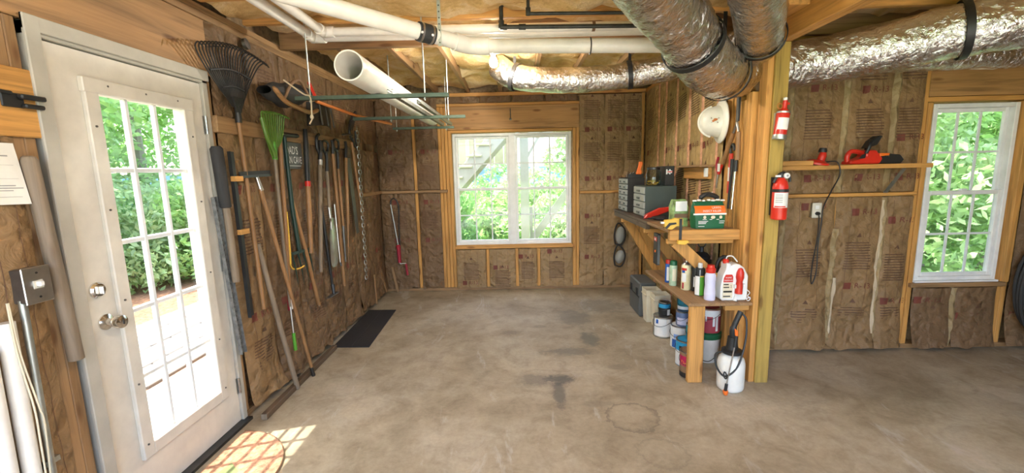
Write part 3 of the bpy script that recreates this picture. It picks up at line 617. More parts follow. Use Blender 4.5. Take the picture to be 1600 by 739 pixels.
pipe('water_pipe', [[(-1.27, 0.5, 2.466), (-1.27, 2.93, 2.466)], [(-1.23, 2.975, 2.466), (1.35, 2.975, 2.448)]], 0.028, 'white_pipe', 'narrow white pipe against the joist, front one of the ceiling pair', 'pipe', [('elbow_fitting', (-1.27, 2.90, 2.466), (-1.27, 2.985, 2.466), 0.035, 'white_pipe'), ('elbow_fitting', (-1.285, 2.975, 2.466), (-1.20, 2.975, 2.465), 0.035, 'white_pipe'), ('collar', (0.50, 2.975, 2.454), (0.52, 2.975, 2.454), 0.031, 'brown')])
pipe('water_pipe', [[(-1.385, 0.5, 2.462), (-1.385, 3.02, 2.462)], [(-1.34, 3.065, 2.462), (1.35, 3.065, 2.444)]], 0.030, 'white_pipe', 'narrow white pipe nearer the girder, rear one of the ceiling pair', 'pipe', [('elbow_fitting', (-1.385, 2.98, 2.462), (-1.385, 3.078, 2.462), 0.037, 'white_pipe'), ('elbow_fitting', (-1.40, 3.065, 2.462), (-1.30, 3.065, 2.461), 0.037, 'white_pipe')])
pipe('gas_pipe', [[(-0.090, 2.885, 2.73), (-0.090, 2.885, 2.44)], [(-0.090, 2.885, 2.437), (1.30, 2.885, 2.412)]], 0.0125, 'gaspipe', 'black iron gas pipe dropping from the joists at ceiling centre', 'pipe', [('elbow_fitting', (-0.090, 2.885, 2.475), (-0.090, 2.885, 2.428), 0.018, 'gaspipe'), ('elbow_fitting', (-0.10, 2.885, 2.437), (-0.055, 2.885, 2.437), 0.018, 'gaspipe'), ('union', (0.02, 2.885, 2.4355), (0.065, 2.885, 2.4345), 0.018, 'gaspipe'), ('coupling', (-0.090, 2.885, 2.60), (-0.090, 2.885, 2.56), 0.018, 'gaspipe')])
pipe('gas_pipe', [[(0.078, 2.75, 2.73), (0.078, 2.75, 2.468)], [(0.078, 2.75, 2.466), (1.10, 2.75, 2.448)]], 0.010, 'gaspipe', 'thinner dark iron pipe just right of the other gas pipe', 'pipe', [('elbow_fitting', (0.078, 2.75, 2.50), (0.078, 2.75, 2.457), 0.015, 'gaspipe')])

# hanging struts and their threaded rods
def strut(x0, x1, y, z, rods, label):
    t = thing('strut_channel', label, 'rack', ((x0+x1)/2, y, z), 'strut channels hung from the joists')
    h = 0.021; th = 0.003
    mb = MB().box(x0, x1, y-h, y+h, z, z+th).box(x0, x1, y-h, y-h+th, z+th, z+0.024).box(x0, x1, y+h-th, y+h, z+th, z+0.024); mb.build('channel', 'strut', t)
    for x in rods:
        MB().tube([(x, y, z-0.02), (x, y, 2.56)], 0.0048, 8).build('threaded_rod', 'galv', t, True)
        MB().lathe((x, y, z-0.012), (0, 0, 1), [(0.010, 0), (0.010, 0.010)], 6).build('nut', 'galv', t)
    return t
strut(-1.46, -0.448, 2.905, 2.022, (-1.365, -0.606), 'green-grey steel channel on rods under the near end of the white tube')
strut(-1.47, -0.466, 3.92, 2.012, (-1.13, -0.615), 'dark steel channel on rods under the middle of the white tube')
strut(-1.37, -0.70, 4.80, 2.012, (-1.33, -0.78), 'farthest steel channel on rods, close to the back wall')
t = thing('storage_tube', 'long white plastic tube lying on the hanging steel channels', 'pipe', (-0.94, 3.6, 2.05))
P0, P1 = Vector((-0.938, 2.49, 2.134)), Vector((-0.944, 4.84, 2.134)); ax = (P1-P0)
MB().lathe(P0, ax, [(0.0765, ax.length), (0.0765, 0.0), (0.084, 0.0), (0.084, ax.length), (0.0765, ax.length)], 40).build('tube_wall', 'white_pipe', t, True)
MB().lathe(P0+Vector((0.012, 0.10, -0.060)), ax, [(0.010, 2.2), (0.010, 0), (0.0145, 0), (0.0145, 2.2), (0.010, 2.2)], 16).build('inner_pipe', 'white_pipe', t, True)
for (x, ya, yb, lab) in ((-0.828, 2.88, 4.84, 'galvanized slotted rail lying close against the white tube'), (-0.735, 3.30, 4.82, 'shorter galvanized slotted rail lying right of the other rail')):
    t = thing('slotted_rail', lab, 'rail', (x, (ya+yb)/2, 2.05), 'slotted rails on the channels')
    z = 2.046
    MB().box(x-0.018, x+0.018, ya, yb, z, z+0.003).box(x-0.018, x-0.0155, ya, yb, z+0.003, z+0.028).box(x+0.0155, x+0.018, ya, yb, z+0.003, z+0.028).box(x-0.018, x-0.010, ya, yb, z+0.026, z+0.028).box(x+0.010, x+0.018, ya, yb, z+0.026, z+0.028).build('rail_body', 'galv', t)
    m2 = MB()
    for k in range(int((yb-ya)/0.05)): m2.box(x-0.005, x+0.005, ya+0.02+k*0.05, ya+0.045+k*0.05, z-0.0006, z)
    m2.build('slot', 'black', t)
for bx_, by_, lab in ((-0.18, 3.52, 'bare lit bulb in a white porcelain holder on a joist'), (0.35, 0.9, 'unseen bare bulb added overhead to brighten the room')):  # second bulb is out of view, added to brighten the room
    t = thing('ceiling_lamp', lab, 'lamp', (bx_, by_, 2.49), 'bare bulb lamps on the ceiling')
    MB().lathe((bx_, by_, 2.508), (0, 0, -1), [(0.055, 0), (0.055, 0.012), (0.045, 0.025), (0.022, 0.034), (0.020, 0.072), (0.0, 0.072)], 24).build('lamp_holder', 'white', t, True)
    MB().lathe((bx_, by_, 2.44), (0, 0, -1), [(0.013, 0), (0.015, 0.02), (0.028, 0.045), (0.031, 0.065), (0.026, 0.085), (0.013, 0.096), (0, 0.099)], 20).build('bulb', 'bulb', t, True)

# ================================================================== LEFT WALL: TOOLS ON THE RAIL
TX = -1.705
def P_(y, z, x=TX): return (x, y, z)
def nail(t, y, z, x=-1.736): MB().tube([(x-0.01, y, z), (x+0.045, y, z+0.006)], 0.003, 6).build('nail', 'darksteel', t)
# leaf rake
t = thing('leaf_rake', 'black leaf rake hung head up next to the door', 'rake', (TX, 2.67, 0.67))
MB().tube([P_(2.674, 1.93, -1.715), P_(2.674, 1.3), P_(2.674, 0.67, -1.69)], [0.012, 0.0135, 0.0125], 12).build('handle', 'handle_z', t, True)
MB().lathe(P_(2.674, 1.86, -1.714), (0, 0, 1), [(0.018, 0), (0.019, 0.02), (0.015, 0.10), (0.02, 0.11)], 12).build('ferrule', 'black', t, True)
b0 = Vector((-1.712, 2.674, 1.95))
for k in range(22):
    f = k/21; e = Vector((-1.70, 2.335+0.60*f, 2.232+0.045*math.sin(math.pi*f)+0.035*f))
    s = b0+Vector((0, (f-0.5)*0.08, 0.0)); dv = e-s
    MB().tube(spline([s, s+dv*0.5+Vector((-0.010, 0, 0)), s+dv*0.9+Vector((0.0, 0, 0)), e+Vector((0.035, 0, 0.004)), e+Vector((0.062, 0, -0.025))], 4), [0.0042]*17, 5).build('tine', 'black', t, True)
for h in (0.35, 0.62): MB().tube([b0+(Vector((-1.70, 2.335+0.60*f, 2.232+0.045*math.sin(math.pi*f)+0.035*f))-b0)*h+Vector((-0.004, 0, 0)) for f in np.linspace(0, 1, 14)], 0.006, 6).build('cross_brace', 'black', t, True)
m2 = MB(); m2.prism([b0+Vector((0, -0.05, 0.06)), b0+Vector((0, 0.05, 0.06)), b0+Vector((0, 0.018, -0.03)), b0+Vector((0, -0.018, -0.03))], (0.012, 0, 0)); m2.build('rake_socket', 'black', t)
# round-headed brush pole hung high
t = thing('hanging_brush', 'dark brush hung on the upper wall beside the leaf rake', 'brush', (-1.75, 2.86, 2.12)); MB().tube([P_(2.86, 2.10, -1.745), P_(2.86, 2.36, -1.745)], [0.012, 0.016], 8).build('handle', 'darkwood', t, True); MB().lathe(P_(2.86, 2.37, -1.745), (1, 0.1, 0.2), [(0.0, 0), (0.035, 0.005), (0.035, 0.025), (0, 0.03)], 14).build('eyelet', 'rustysteel', t, True)
# black sleeved wooden handle
t = thing('sleeved_pole', 'stout wooden pole with thick black sleeve beside the door', 'tool', P_(2.46, 0.91))
MB().tube([P_(2.452, 1.40), P_(2.462, 0.91)], [0.020, 0.021], 14).build('handle', 'greyhandle', t, True)
MB().tube([P_(2.431, 1.705), P_(2.432, 1.69), P_(2.450, 1.36), P_(2.450, 1.355)], [0.022, 0.033, 0.030, 0.026], 14).build('sleeve', 'blacksoft', t, True)
t = thing('perforated_post', 'perforated grey steel post hanging behind the sleeved pole', 'post', (-1.725, 2.50, 0.3))
m2 = MB(); m2.bar((-1.742, 2.415, 1.42), (-1.735, 2.480, 0.45), 0.006, 0.044, (1, 0, 0)).bar((-1.732, 2.394, 1.42), (-1.725, 2.459, 0.45), 0.018, 0.004, (1, 0, 0)).bar((-1.732, 2.436, 1.42), (-1.725, 2.501, 0.45), 0.018, 0.004, (1, 0, 0)); m2.build('channel', 'perf', t)
m2 = MB()
for k in range(32): 
    f = k/32; m2.lathe((-1.738+0.007*f, 2.416+0.064*f, 1.40-0.94*f), (1, 0, 0), [(0.006, 0), (0.006, 0.0008)], 8)
m2.build('hole', 'black', t)
t = thing('flat_steel_bar', 'long flat black bar leaning on the wall left of the rake handle', 'bar', P_(2.55, 0.66))
MB().bar(P_(2.548, 1.68), P_(2.56, 0.66), 0.008, 0.052).build('bar', 'black', t, False, 0.002); MB().bar(P_(2.522, 1.68, -1.695), P_(2.534, 0.66, -1.695), 0.022, 0.006).build('flange', 'black', t); MB().box(-1.70, -1.672, 2.515, 2.590, 1.505, 1.535).build('wood_spacer', 'pine_y', t); MB().box(-1.70, -1.672, 2.517, 2.592, 1.185, 1.215).build('wood_spacer', 'pine_y', t)
# squeegee
t = thing('floor_squeegee', 'squeegee with long wooden handle standing on the floor head up', 'squeegee', (-1.62, 3.06, 0))
MB().bar(P_(2.60, 1.530, -1.70), P_(2.925, 1.540, -1.70), 0.022, 0.016).build('head_channel', 'darksteel', t); MB().bar(P_(2.60, 1.549, -1.70), P_(2.925, 1.559, -1.70), 0.006, 0.026).build('rubber_blade', 'rubber', t)
MB().tube([P_(2.768, 1.535, -1.70), P_(2.79, 1.44, -1.692)], [0.011, 0.016], 10).build('socket', 'steel', t, True)
MB().tube([P_(2.785, 1.45, -1.693), P_(2.93, 0.75, -1.655), P_(3.06, 0.06, -1.615)], [0.0135, 0.0125, 0.012], 12).build('handle', 'handle_z', t, True); MB().tube([P_(3.056, 0.08, -1.616), P_(3.071, 0.004, -1.612)], 0.014, 10).build('end_cap', 'darksteel', t, True)
# grey pole beside it
t = thing('grey_pole', 'thin weathered grey pole leaning against the insulation and standing on floor', 'pole', (-1.66, 2.88, 0))
MB().tube([(-1.700, 2.70, 1.10), (-1.665, 2.79, 0.5), (-1.632, 2.87, 0.006)], 0.017, 10).build('pole', 'greyhandle', t, True)
# green shrub rake
t = thing('shrub_rake', 'small rake with bright green fan head and grey shaft', 'rake', P_(2.94, 0.27))
gb = Vector((-1.672, 2.955, 1.665))
for k in range(11):
    f = k/10; e = Vector((-1.660, 2.832+0.275*f, 1.945+0.01*math.sin(math.pi*f))); s0 = gb+Vector((0, (f-0.5)*0.05, 0.05)); mid = Vector((-1.665, 2.845+0.24*f, 1.86))
    MB().tube(spline([s0, Vector((-1.667, 2.87+0.18*f, 1.78)), mid, e, e+Vector((0.035, 0, -0.012))], 4), 0.0055, 5).build('tine', 'green', t, True)
m2 = MB(); m2.prism([gb+Vector((0, -0.025, 0)), gb+Vector((0, 0.025, 0)), gb+Vector((0, 0.085, 0.13)), gb+Vector((0, -0.085, 0.13))], (-0.008, 0, 0)); m2.build('fan_web', 'green', t)
MB().tube(spline([(-1.665, 2.836, 1.91), (-1.66, 2.862, 1.80), (-1.66, 2.925, 1.70), (-1.664, 2.945, 1.655)], 5), 0.013, 8).build('side_rib', 'green', t, True)
MB().tube([gb+Vector((0, 0, 0.10)), gb+Vector((0, 0, -0.02))], [0.014, 0.017], 10).build('socket', 'lime', t, True)
MB().tube([gb, (-1.675, 2.952, 1.0), (-1.665, 2.944, 0.60)], 0.0115, 10).build('shaft', 'greyhandle', t, True)
MB().tube([(-1.665, 2.944, 0.60), (-1.660, 2.940, 0.38)], 0.007, 8).build('thin_shaft', 'steel', t, True); MB().tube([(-1.661, 2.940, 0.40), (-1.657, 2.938, 0.27)], [0.011, 0.012], 10).build('grip', 'lime', t, True)
MB().prism([(-1.650, 2.936, 0.67), (-1.650, 2.954, 0.67), (-1.650, 2.958, 0.58), (-1.650, 2.934, 0.58)], (-0.002, 0, 0)).build('paper_label', 'white', t)
# plain broom handle
t = thing('broom_handle', 'plain orange-brown wooden handle hung right of the green rake', 'handle', P_(3.0, 0.6)); MB().tube([P_(3.10, 1.90, -1.70), P_(3.04, 1.2, -1.695), P_(2.985, 0.62, -1.69)], 0.0145, 12).build('stick', 'handle_z', t, True); MB().tube([P_(2.985, 0.64, -1.69), P_(2.978, 0.56, -1.69)], 0.015, 10).build('end_cap', 'maroon', t, True)
# digging fork
t = thing('garden_fork', 'dark green garden fork hung by its black T handle', 'fork', P_(3.2, 0.68))
MB().tube([P_(3.11, 1.825), P_(3.13, 1.828), P_(3.34, 1.836), P_(3.36, 1.835)], [0.012, 0.017, 0.017, 0.012], 10).build('grip', 'black', t, True)
MB().tube([P_(3.165, 1.82), P_(3.175, 1.3), P_(3.215, 0.95)], [0.014, 0.017, 0.015], 10).build('shaft', 'dkgreen', t, True)
MB().bar(P_(3.10, 0.955), P_(3.36, 0.945), 0.014, 0.022).build('crosshead', 'dkgreen', t)
for y in (3.105, 3.19, 3.27, 3.355): MB().tube(spline([P_(y, 0.955), P_(y+0.004, 0.84, -1.69), P_(y-0.004, 0.70, -1.675)], 4), [0.0075, 0.0075, 0.007, 0.007, 0.006, 0.005, 0.004, 0.003, 0.0015], 6).build('tine', 'dkgreen', t, True)
# sign
t = thing('wall_sign', "small dark sign lettered dad's man cave on the wall", 'sign', (-1.73, 3.26, 1.60))
MB().box(-1.745, -1.733, 3.135, 3.455, 1.585, 1.785).build('panel', 'dgrey', t, False, 0.002)
m2 = MB(); put_text(m2, "DAD'S", (-1.7315, 3.30, 1.722), (0, 1, 0), (0, 0, 1), 0.085, 0.75); put_text(m2, 'MAN CAVE', (-1.7315, 3.31, 1.650), (0, 1, 0), (0, 0, 1), 0.075, 0.68); m2.box(-1.732, -1.7315, 3.20, 3.42, 1.606, 1.610); m2.build('lettering', 'print_white', t)
# yellow hoe
t = thing('yellow_hook', 'yellow handled hook hung behind the fork tines', 'tool', P_(3.08, 0.84)); MB().tube(spline([P_(3.10, 1.27, -1.715), P_(3.092, 1.0, -1.715), P_(3.082, 0.88, -1.715)], 5), 0.012, 10).build('handle', 'yellow', t, True); MB().tube(spline([P_(3.082, 0.89, -1.715), P_(3.09, 0.845, -1.70), P_(3.17, 0.83, -1.69), P_(3.22, 0.84, -1.68)], 5), 0.006, 8).build('hook', 'yellow', t, True)
t = thing('wooden_stick', 'pale wooden handle leaning diagonally below the sign', 'handle', P_(3.40, 0.47)); MB().tube([P_(3.19, 1.37, -1.715), P_(3.30, 0.95, -1.70), P_(3.405, 0.465, -1.685)], 0.0155, 12).build('stick', 'handle_z', t, True)
MB().tube([P_(3.403, 0.48, -1.685), P_(3.408, 0.455, -1.684)], 0.012, 10).build('tip', 'greyhandle', t, True)
# hung tools: generic maker
def hung_tool(name, label, cat, y0, z0, y1, z1, mats, r=0.014, split=None, grip=None, band=None, head=None):
    t = thing(name, label, cat, P_(y1, z1)); A = Vector(P_(y0, z0, -1.712)); B = Vector(P_(y1, z1, -1.69)); f = split or 0.0
    Mid = A.lerp(B, f)
    if f: MB().tube([A, A.lerp(Mid, .3)+Vector((0.006, -0.008 if band else 0, 0)), Mid], [r*0.85, r, r*1.02], 12).build('upper_shaft', mats[0], t, True)
    MB().tube([Mid, Mid.lerp(B, .5), B], [r, r*1.04, r*0.92], 12).build('handle', mats[1], t, True)
    if band: MB().tube([Mid+(A-Mid).normalized()*0.012, Mid-(A-Mid).normalized()*0.03], r*1.18, 12).build('band', band, t, True)
    if grip:   # D grip around the nail at the top
        MB().tube(spline([A+Vector((0, 0, -0.02)), A+Vector((0, -0.05, 0.02)), A+Vector((0, -0.055, 0.075)), A+Vector((0, 0.0, 0.095)), A+Vector((0, 0.055, 0.075)), A+Vector((0, 0.05, 0.02)), A+Vector((0, 0, -0.02))], 5), 0.011, 8).build('d_grip', grip, t, True)
    return t, A, B
hung_tool('post_maul', 'thick orange handle with red band and black top end', 'tool', 3.50, 1.90, 3.365, 0.91, ('black', 'handle_z'), 0.0195, 0.43, None, 'red')
t, A, B = hung_tool('long_shovel', 'long weathered grey handle with black grip and metal collar', 'shovel', 3.745, 1.83, 3.50, 0.72, ('black', 'greyhandle'), 0.0175, 0.16)
MB().tube(spline([A+Vector((0, -0.01, 0.05)), A+Vector((0.0, -0.055, 0.02)), A+Vector((0, -0.06, -0.07)), A+Vector((0, -0.01, -0.13))], 5), 0.014, 8).build('grip', 'black', t, True); MB().tube([A.lerp(B, .15), A.lerp(B, .19)], 0.0195, 12).build('collar', 'steel', t, True)
t, A, B = hung_tool('drain_spade', 'narrow silver spade hung with its blade down', 'spade', 3.84, 1.74, 3.76, 1.12, ('black', 'greyhandle'), 0.014, 0.28, 'black')
rows = []
for k in range(14):
    s = k/13; z = 1.15-s*0.44; hw = 0.075*(0.62+0.38*min(1, s*2.2)) if s < 0.85 else 0.075*math.sqrt(max(0, 1-((s-0.85)/0.16)**2)); y = 3.768-0.03*s
    rows.append([(-1.672-0.014*(1-(j/3-1)**2), y+hw*(j/3-1), z) for j in range(7)])
bl = MB().grid(rows); bl.V += [(x+0.0022, y, z) for x, y, z in bl.V]; n_ = len(rows)*7; bl.F += [tuple(i+n_ for i in f[::-1]) for f in list(bl.F)]; bl.MI += bl.MI; bl.build('blade', 'steel', t, True); MB().tube([P_(3.765, 1.25, -1.692), P_(3.766, 1.05, -1.684)], [0.016, 0.009], 10).build('socket', 'steel', t, True)
t, A, B = hung_tool('scuffle_hoe', 'black hoe with flat foot hanging below the silver spade', 'hoe', 3.66, 1.30, 3.70, 0.50, ('black', 'black'), 0.013); MB().box(-1.70, -1.655, 3.56, 3.74, 0.470, 0.482).build('hoe_foot', 'rustysteel', t, False, 0.003); MB().tube([P_(3.70, 0.56, -1.69), P_(3.68, 0.478, -1.675)], [0.02, 0.013], 8).build('neck', 'black', t, True)
hung_tool('wooden_handle_tool', 'slim tan handle with dark upper end hung right of the spade', 'tool', 3.985, 1.85, 3.945, 0.48, ('black', 'handle_z'), 0.0145, 0.09)
t, A, B = hung_tool('d_grip_shovel', 'shovel with black D grip half hidden behind the tan handle', 'shovel', 4.075, 1.77, 4.03, 1.05, ('black', 'handle_z'), 0.0125, 0.25, 'black'); MB().tube([B, B+Vector((0, -0.005, -0.35))], [0.014, 0.008], 8).build('socket', 'rustysteel', t, True)
t = thing('steel_rod', 'thin bare steel rod hanging beside the silver spade', 'rod', P_(3.84, 0.7)); MB().tube([P_(3.845, 1.27, -1.675), P_(3.842, 0.72, -1.665)], 0.006, 8).build('rod', 'steel', t, True); MB().tube([P_(3.842, 0.73, -1.665), P_(3.835, 0.70, -1.655)], 0.008, 8).build('tip', 'darksteel', t, True)
t, A, B = hung_tool('edging_tool', 'tan handle with black socket hung next to the lopper', 'tool', 4.30, 1.86, 4.15, 1.05, ('black', 'handle_z'), 0.0155, 0.20); MB().tube([B+Vector((0, 0.002, 0.04)), B+Vector((0, -0.03, -0.18)), B+Vector((0, -0.06, -0.38))], [0.011, 0.006, 0.004], 8).build('tang', 'handle_z', t, True)
# lopper with black jaws
t = thing('pole_lopper', 'lopper with black jaws and orange-brown handle beside the chain', 'lopper', P_(4.5, 1.1))
MB().tube([P_(4.42, 1.86, -1.695), P_(4.48, 1.45, -1.69), P_(4.545, 1.10, -1.685)], 0.015, 10).build('handle', 'handle_z', t, True)
MB().tube(spline([P_(4.42, 1.88, -1.69), P_(4.37, 1.95, -1.69), P_(4.40, 2.05, -1.69), P_(4.47, 2.12, -1.69)], 5), 0.013, 8).build('jaw_arm', 'black', t, True)
MB().prism([P_(4.39, 1.99, -1.684), P_(4.44, 1.98, -1.684), P_(4.60, 2.16, -1.684), P_(4.57, 2.19, -1.684), P_(4.50, 2.15, -1.684)], (-0.014, 0, 0)).build('blade', 'black', t)
MB().tube(spline([P_(4.42, 1.93, -1.69), P_(4.30, 1.93, -1.69), P_(4.18, 1.915, -1.69)], 5), [0.012]*10+[0.006], 8).build('hook_arm', 'black', t, True); MB().tube(spline([P_(4.40, 1.90, -1.68), P_(4.46, 1.82, -1.68), P_(4.49, 1.84, -1.68), P_(4.50, 1.98, -1.68)], 5), 0.010, 8).build('second_arm', 'black', t, True)
# handsaw blade hanging dark
t = thing('hand_saw', 'dark saw blade hanging between the lopper and the tan handles', 'saw', P_(4.36, 0.92)); MB().prism([P_(4.30, 1.70, -1.715), P_(4.40, 1.70, -1.715), P_(4.45, 0.93, -1.70), P_(4.38, 0.92, -1.70)], (-0.004, 0, 0)).build('blade', 'rustysteel', t); MB().prism([P_(4.29, 1.70, -1.71), P_(4.41, 1.70, -1.71), P_(4.40, 1.80, -1.71), P_(4.35, 1.82, -1.71), P_(4.30, 1.80, -1.71)], (-0.02, 0, 0)).build('handle', 'darkwood', t)
# chain: each link its own piece
t = thing('hanging_chain', 'thin steel chain hanging from the lopper jaws', 'chain', P_(4.45, 0.42, -1.66))
lk = None; N = 40
for k in range(N):
    f = (k+0.5)/N; z = 2.02-1.60*f; y = 4.497-0.05*f*f+0.006*math.sin(f*9)
    if k < 2:
        rot = k % 2; m2 = MB(); pts = []
        for an in np.linspace(0, 2*math.pi, 13)[:-1]:
            h = 0.0135*math.cos(an); v_ = 0.016*math.sin(an)+(0.010 if math.sin(an) > 0 else -0.010)
            pts.append((-1.66+(h if rot else 0), y+(0 if rot else h), z+v_))
        m2.tube(pts, 0.0032, 5, closed=True); ob = m2.build('chain_link', 'galv', t, True)
        if k == 0: L0 = (ob, y, z)
        else: L1 = (ob, y, z)
    else:
        src = L1 if k % 2 else L0; ob = src[0].copy(); col.objects.link(ob); ob.parent = t; ob.location = (0, y-src[1], z-src[2])
# things on top of the rail
t = thing('tool_bag', 'black sagging tool bag with a pale wooden rim above the rail', 'bag', (-1.66, 3.17, 2.0))
rows = []
for k in range(17):
    f = k/16; y = 2.86+0.60*f; rr = []
    for j in range(13):
        an = math.pi*2*j/12; hh = 0.085*math.sin(math.pi*min(1, max(0.03, f*0.98+0.01)))**0.5*(1+0.25*mnoise.noise(Vector((f*6, j*0.8, 2))))
        rr.append((-1.645+0.085*math.cos(an)*(0.6+0.4*math.sin(math.pi*f)), y, 2.09+0.09*f-0.03*math.sin(math.pi*f)+hh*math.sin(an)))
    rows.append(rr)
MB().grid(rows).build('bag_body', 'blacksoft', t, True)
MB().tube(spline([(-1.57, 2.84, 2.10), (-1.56, 2.95, 2.03), (-1.56, 3.12, 2.01), (-1.56, 3.30, 2.0), (-1.57, 3.45, 2.04)], 6), [0.008]+[0.016]*23+[0.010], 8).build('wooden_rim', 'handle_y', t, True)
MB().tube(spline([(-1.58, 2.98, 2.05), (-1.55, 3.04, 2.16), (-1.55, 3.16, 2.20), (-1.57, 3.3, 2.13)], 6), 0.011, 8).build('strap', 'brown', t, True)
for k in range(2): MB().tube([(-1.56, 3.30+0.03*k, 2.22), (-1.55, 3.37+0.03*k, 2.12)], 0.006, 6).build('red_stripe', 'red', t, True)
t = thing('snow_shovel', 'black plastic shovel with orange handle resting on a hanging channel', 'shovel', (-1.55, 3.6, 1.9))
rows = [[(-1.60+0.05*math.sin(math.pi*j/8)-0.05*s, 3.32+0.42*j/8+0.12*s, 1.905+0.20*s+0.02*math.sin(math.pi*j/8)) for j in range(9)] for s in np.linspace(0, 1, 9)]
m2 = MB().grid(rows); n_ = len(m2.V); m2.V += [(x-0.006, y, z) for x, y, z in m2.V]; m2.F += [tuple(i+n_ for i in f[::-1]) for f in list(m2.F)]; m2.MI += m2.MI; m2.build('scoop', 'black', t, True)
for j in (2, 4, 6): MB().tube([(-1.545, 3.32+0.42*j/8+0.03, 1.93), (-1.60, 3.32+0.42*j/8+0.12, 2.10)], 0.007, 6).build('scoop_rib', 'dgrey', t, True)
MB().tube([(-1.60, 3.50, 2.115), (-1.45, 3.92, 2.055), (-1.28, 4.42, 2.03)], 0.013, 10).build('handle', 'orangehandle', t, True)
t = thing('knotted_cord', 'short pale cord with a knot hanging from the near channel', 'cord', (-1.33, 2.88, 1.85)); MB().tube(spline([(-1.52, 2.88, 2.15), (-1.40, 2.88, 2.06), (-1.352, 2.875, 2.035), (-1.350, 2.87, 1.92), (-1.349, 2.87, 1.90), (-1.37, 2.87, 1.865)], 5), 0.005, 6).build('cord', 'rope', t, True); MB().lathe((-1.350, 2.87, 1.895), (0, 0, 1), [(0, 0), (0.010, 0.006), (0.012, 0.016), (0.008, 0.028), (0, 0.03)], 10).build('knot', 'rope', t, True)

# ---- left of the door
t = thing('posted_notice', 'curling printed paper notice pinned left of the door', 'notice', (-1.745, 1.40, 1.455))
rows = [[(-1.752+0.02*(1-s)*(j/8)**2, 1.300+0.185*j/8+0.006*(1-s)*j/8, 1.455+0.205*s-0.006*j/8*(1-s)) for j in range(9)] for s in np.linspace(0, 1, 9)]
m2 = MB().grid(rows); n_ = len(m2.V); m2.V += [(x-0.0008, y, z) for x, y, z in m2.V]; m2.F += [tuple(i+n_ for i in f[::-1]) for f in list(m2.F)]; m2.MI += m2.MI; m2.build('sheet', 'notice', t, True)
m2 = MB()
def pn(yf, s): return (-1.7512+0.02*(1-s)*yf**2, 1.300+0.185*yf+0.006*(1-s)*yf, 1.455+0.205*s-0.006*yf*(1-s))
for s, a_, b_, h in ((0.86, .5, .72, .008), (0.78, .3, .85, .022), (0.70, .3, .7, .008), (0.64, .15, .9, .004), (0.42, .15, .92, .004), (0.30, .2, .85, .016), (0.26, .2, .95, .016), (0.22, .2, .8, .014), (0.12, .2, .9, .006)):
    m2.grid([[pn(f, s+e) for f in np.linspace(a_, b_, 6)] for e in (0, h)])
m2.build('printed_lines', 'print_grey', t)
t = thing('latch_bracket', 'black iron gate latch screwed to the plywood beside the door', 'latch', (-1.75, 1.53, 1.80)); MB().box(-1.757, -1.750, 1.475, 1.545, 1.785, 1.835).build('plate', 'black', t, False, 0.003); MB().tube([(-1.742, 1.30, 1.838), (-1.742, 1.50, 1.832)], 0.006, 8).build('rod', 'black', t, True); MB().box(-1.75, -1.728, 1.52, 1.602, 1.815, 1.832).build('upper_arm', 'black', t, False, 0.004); MB().box(-1.75, -1.730, 1.53, 1.595, 1.785, 1.800).build('lower_arm', 'black', t, False, 0.004)
t = thing('light_switch', 'steel surface switch box with one toggle left of the door', 'switch', (-1.72, 1.44, 1.11))
MB().box(-1.752, -1.704, 1.395, 1.475, 1.108, 1.228).build('box_body', 'rustysteel', t, False, 0.003); pl = MB().box(-1.704, -1.699, 1.390, 1.480, 1.103, 1.233).build('cover_plate', 'steel', t, False, 0.003); MB().box(-1.699, -1.682, 1.427, 1.443, 1.163, 1.180).build('toggle', 'white', t, False, 0.003); MB().box(-1.6995, -1.697, 1.420, 1.450, 1.156, 1.184).build('toggle_collar', 'outlet', t)
for z in (1.125, 1.211): MB().lathe((-1.699, 1.435, z), (1, 0, 0), [(0.004, 0), (0.004, 0.0015)], 8).build('screw', 'darksteel', pl)
t = thing('round_wood_pole', 'thick round grey-brown pole fixed upright between switch and door', 'pole', (-1.735, 1.53, 0.84)); MB().tube([(-1.738, 1.512, 1.615), (-1.738, 1.513, 1.60), (-1.736, 1.53, 1.2), (-1.736, 1.546, 0.84)], [0.018, 0.024, 0.0245, 0.0245], 16).build('pole', 'greyhandle', t, True); MB().lathe((-1.738, 1.5115, 1.612), (0, 0, 1), [(0.019, 0), (0.012, 0.006), (0, 0.007)], 14).build('end_grain', 'greyhandle', t, True)
for k, (y, z0, z1, r, lab) in enumerate(((1.385, 0.05, 1.12, 0.0115, 'thin grey electrical conduit dropping below the switch box'), (1.325, 0.05, 1.06, 0.024, 'wide white plastic conduit at the far left, nearer the door'), (1.262, 0.05, 0.98, 0.022, 'wide white plastic conduit farthest left of all'))):
    t = thing('electrical_conduit', lab, 'conduit', (-1.735, y, z0), 'conduits left of the door'); MB().tube([(-1.732, y, z0), (-1.732, y+0.02, z1)], r, 14).build('conduit', 'galv' if k == 0 else 'white_pipe', t, True); MB().box(-1.757, -1.732, y-r-0.012, y+r+0.03, 0.50, 0.52).build('pipe_clip', 'galv', t)
t = thing('loose_wires', 'pair of thin cream wires hanging below the switch box', 'wire', (-1.70, 1.37, 0.4))
for k in range(2): MB().tube(spline([(-1.70, 1.335+0.004*k, 1.13), (-1.705, 1.34+0.008*k, 0.95), (-1.70, 1.352+0.014*k, 0.75), (-1.70, 1.35+0.022*k, 0.62+0.05*k), (-1.71, 1.352+0.01*k, 0.40)], 6), 0.0028, 6).build('wire', 'cream', t, True)

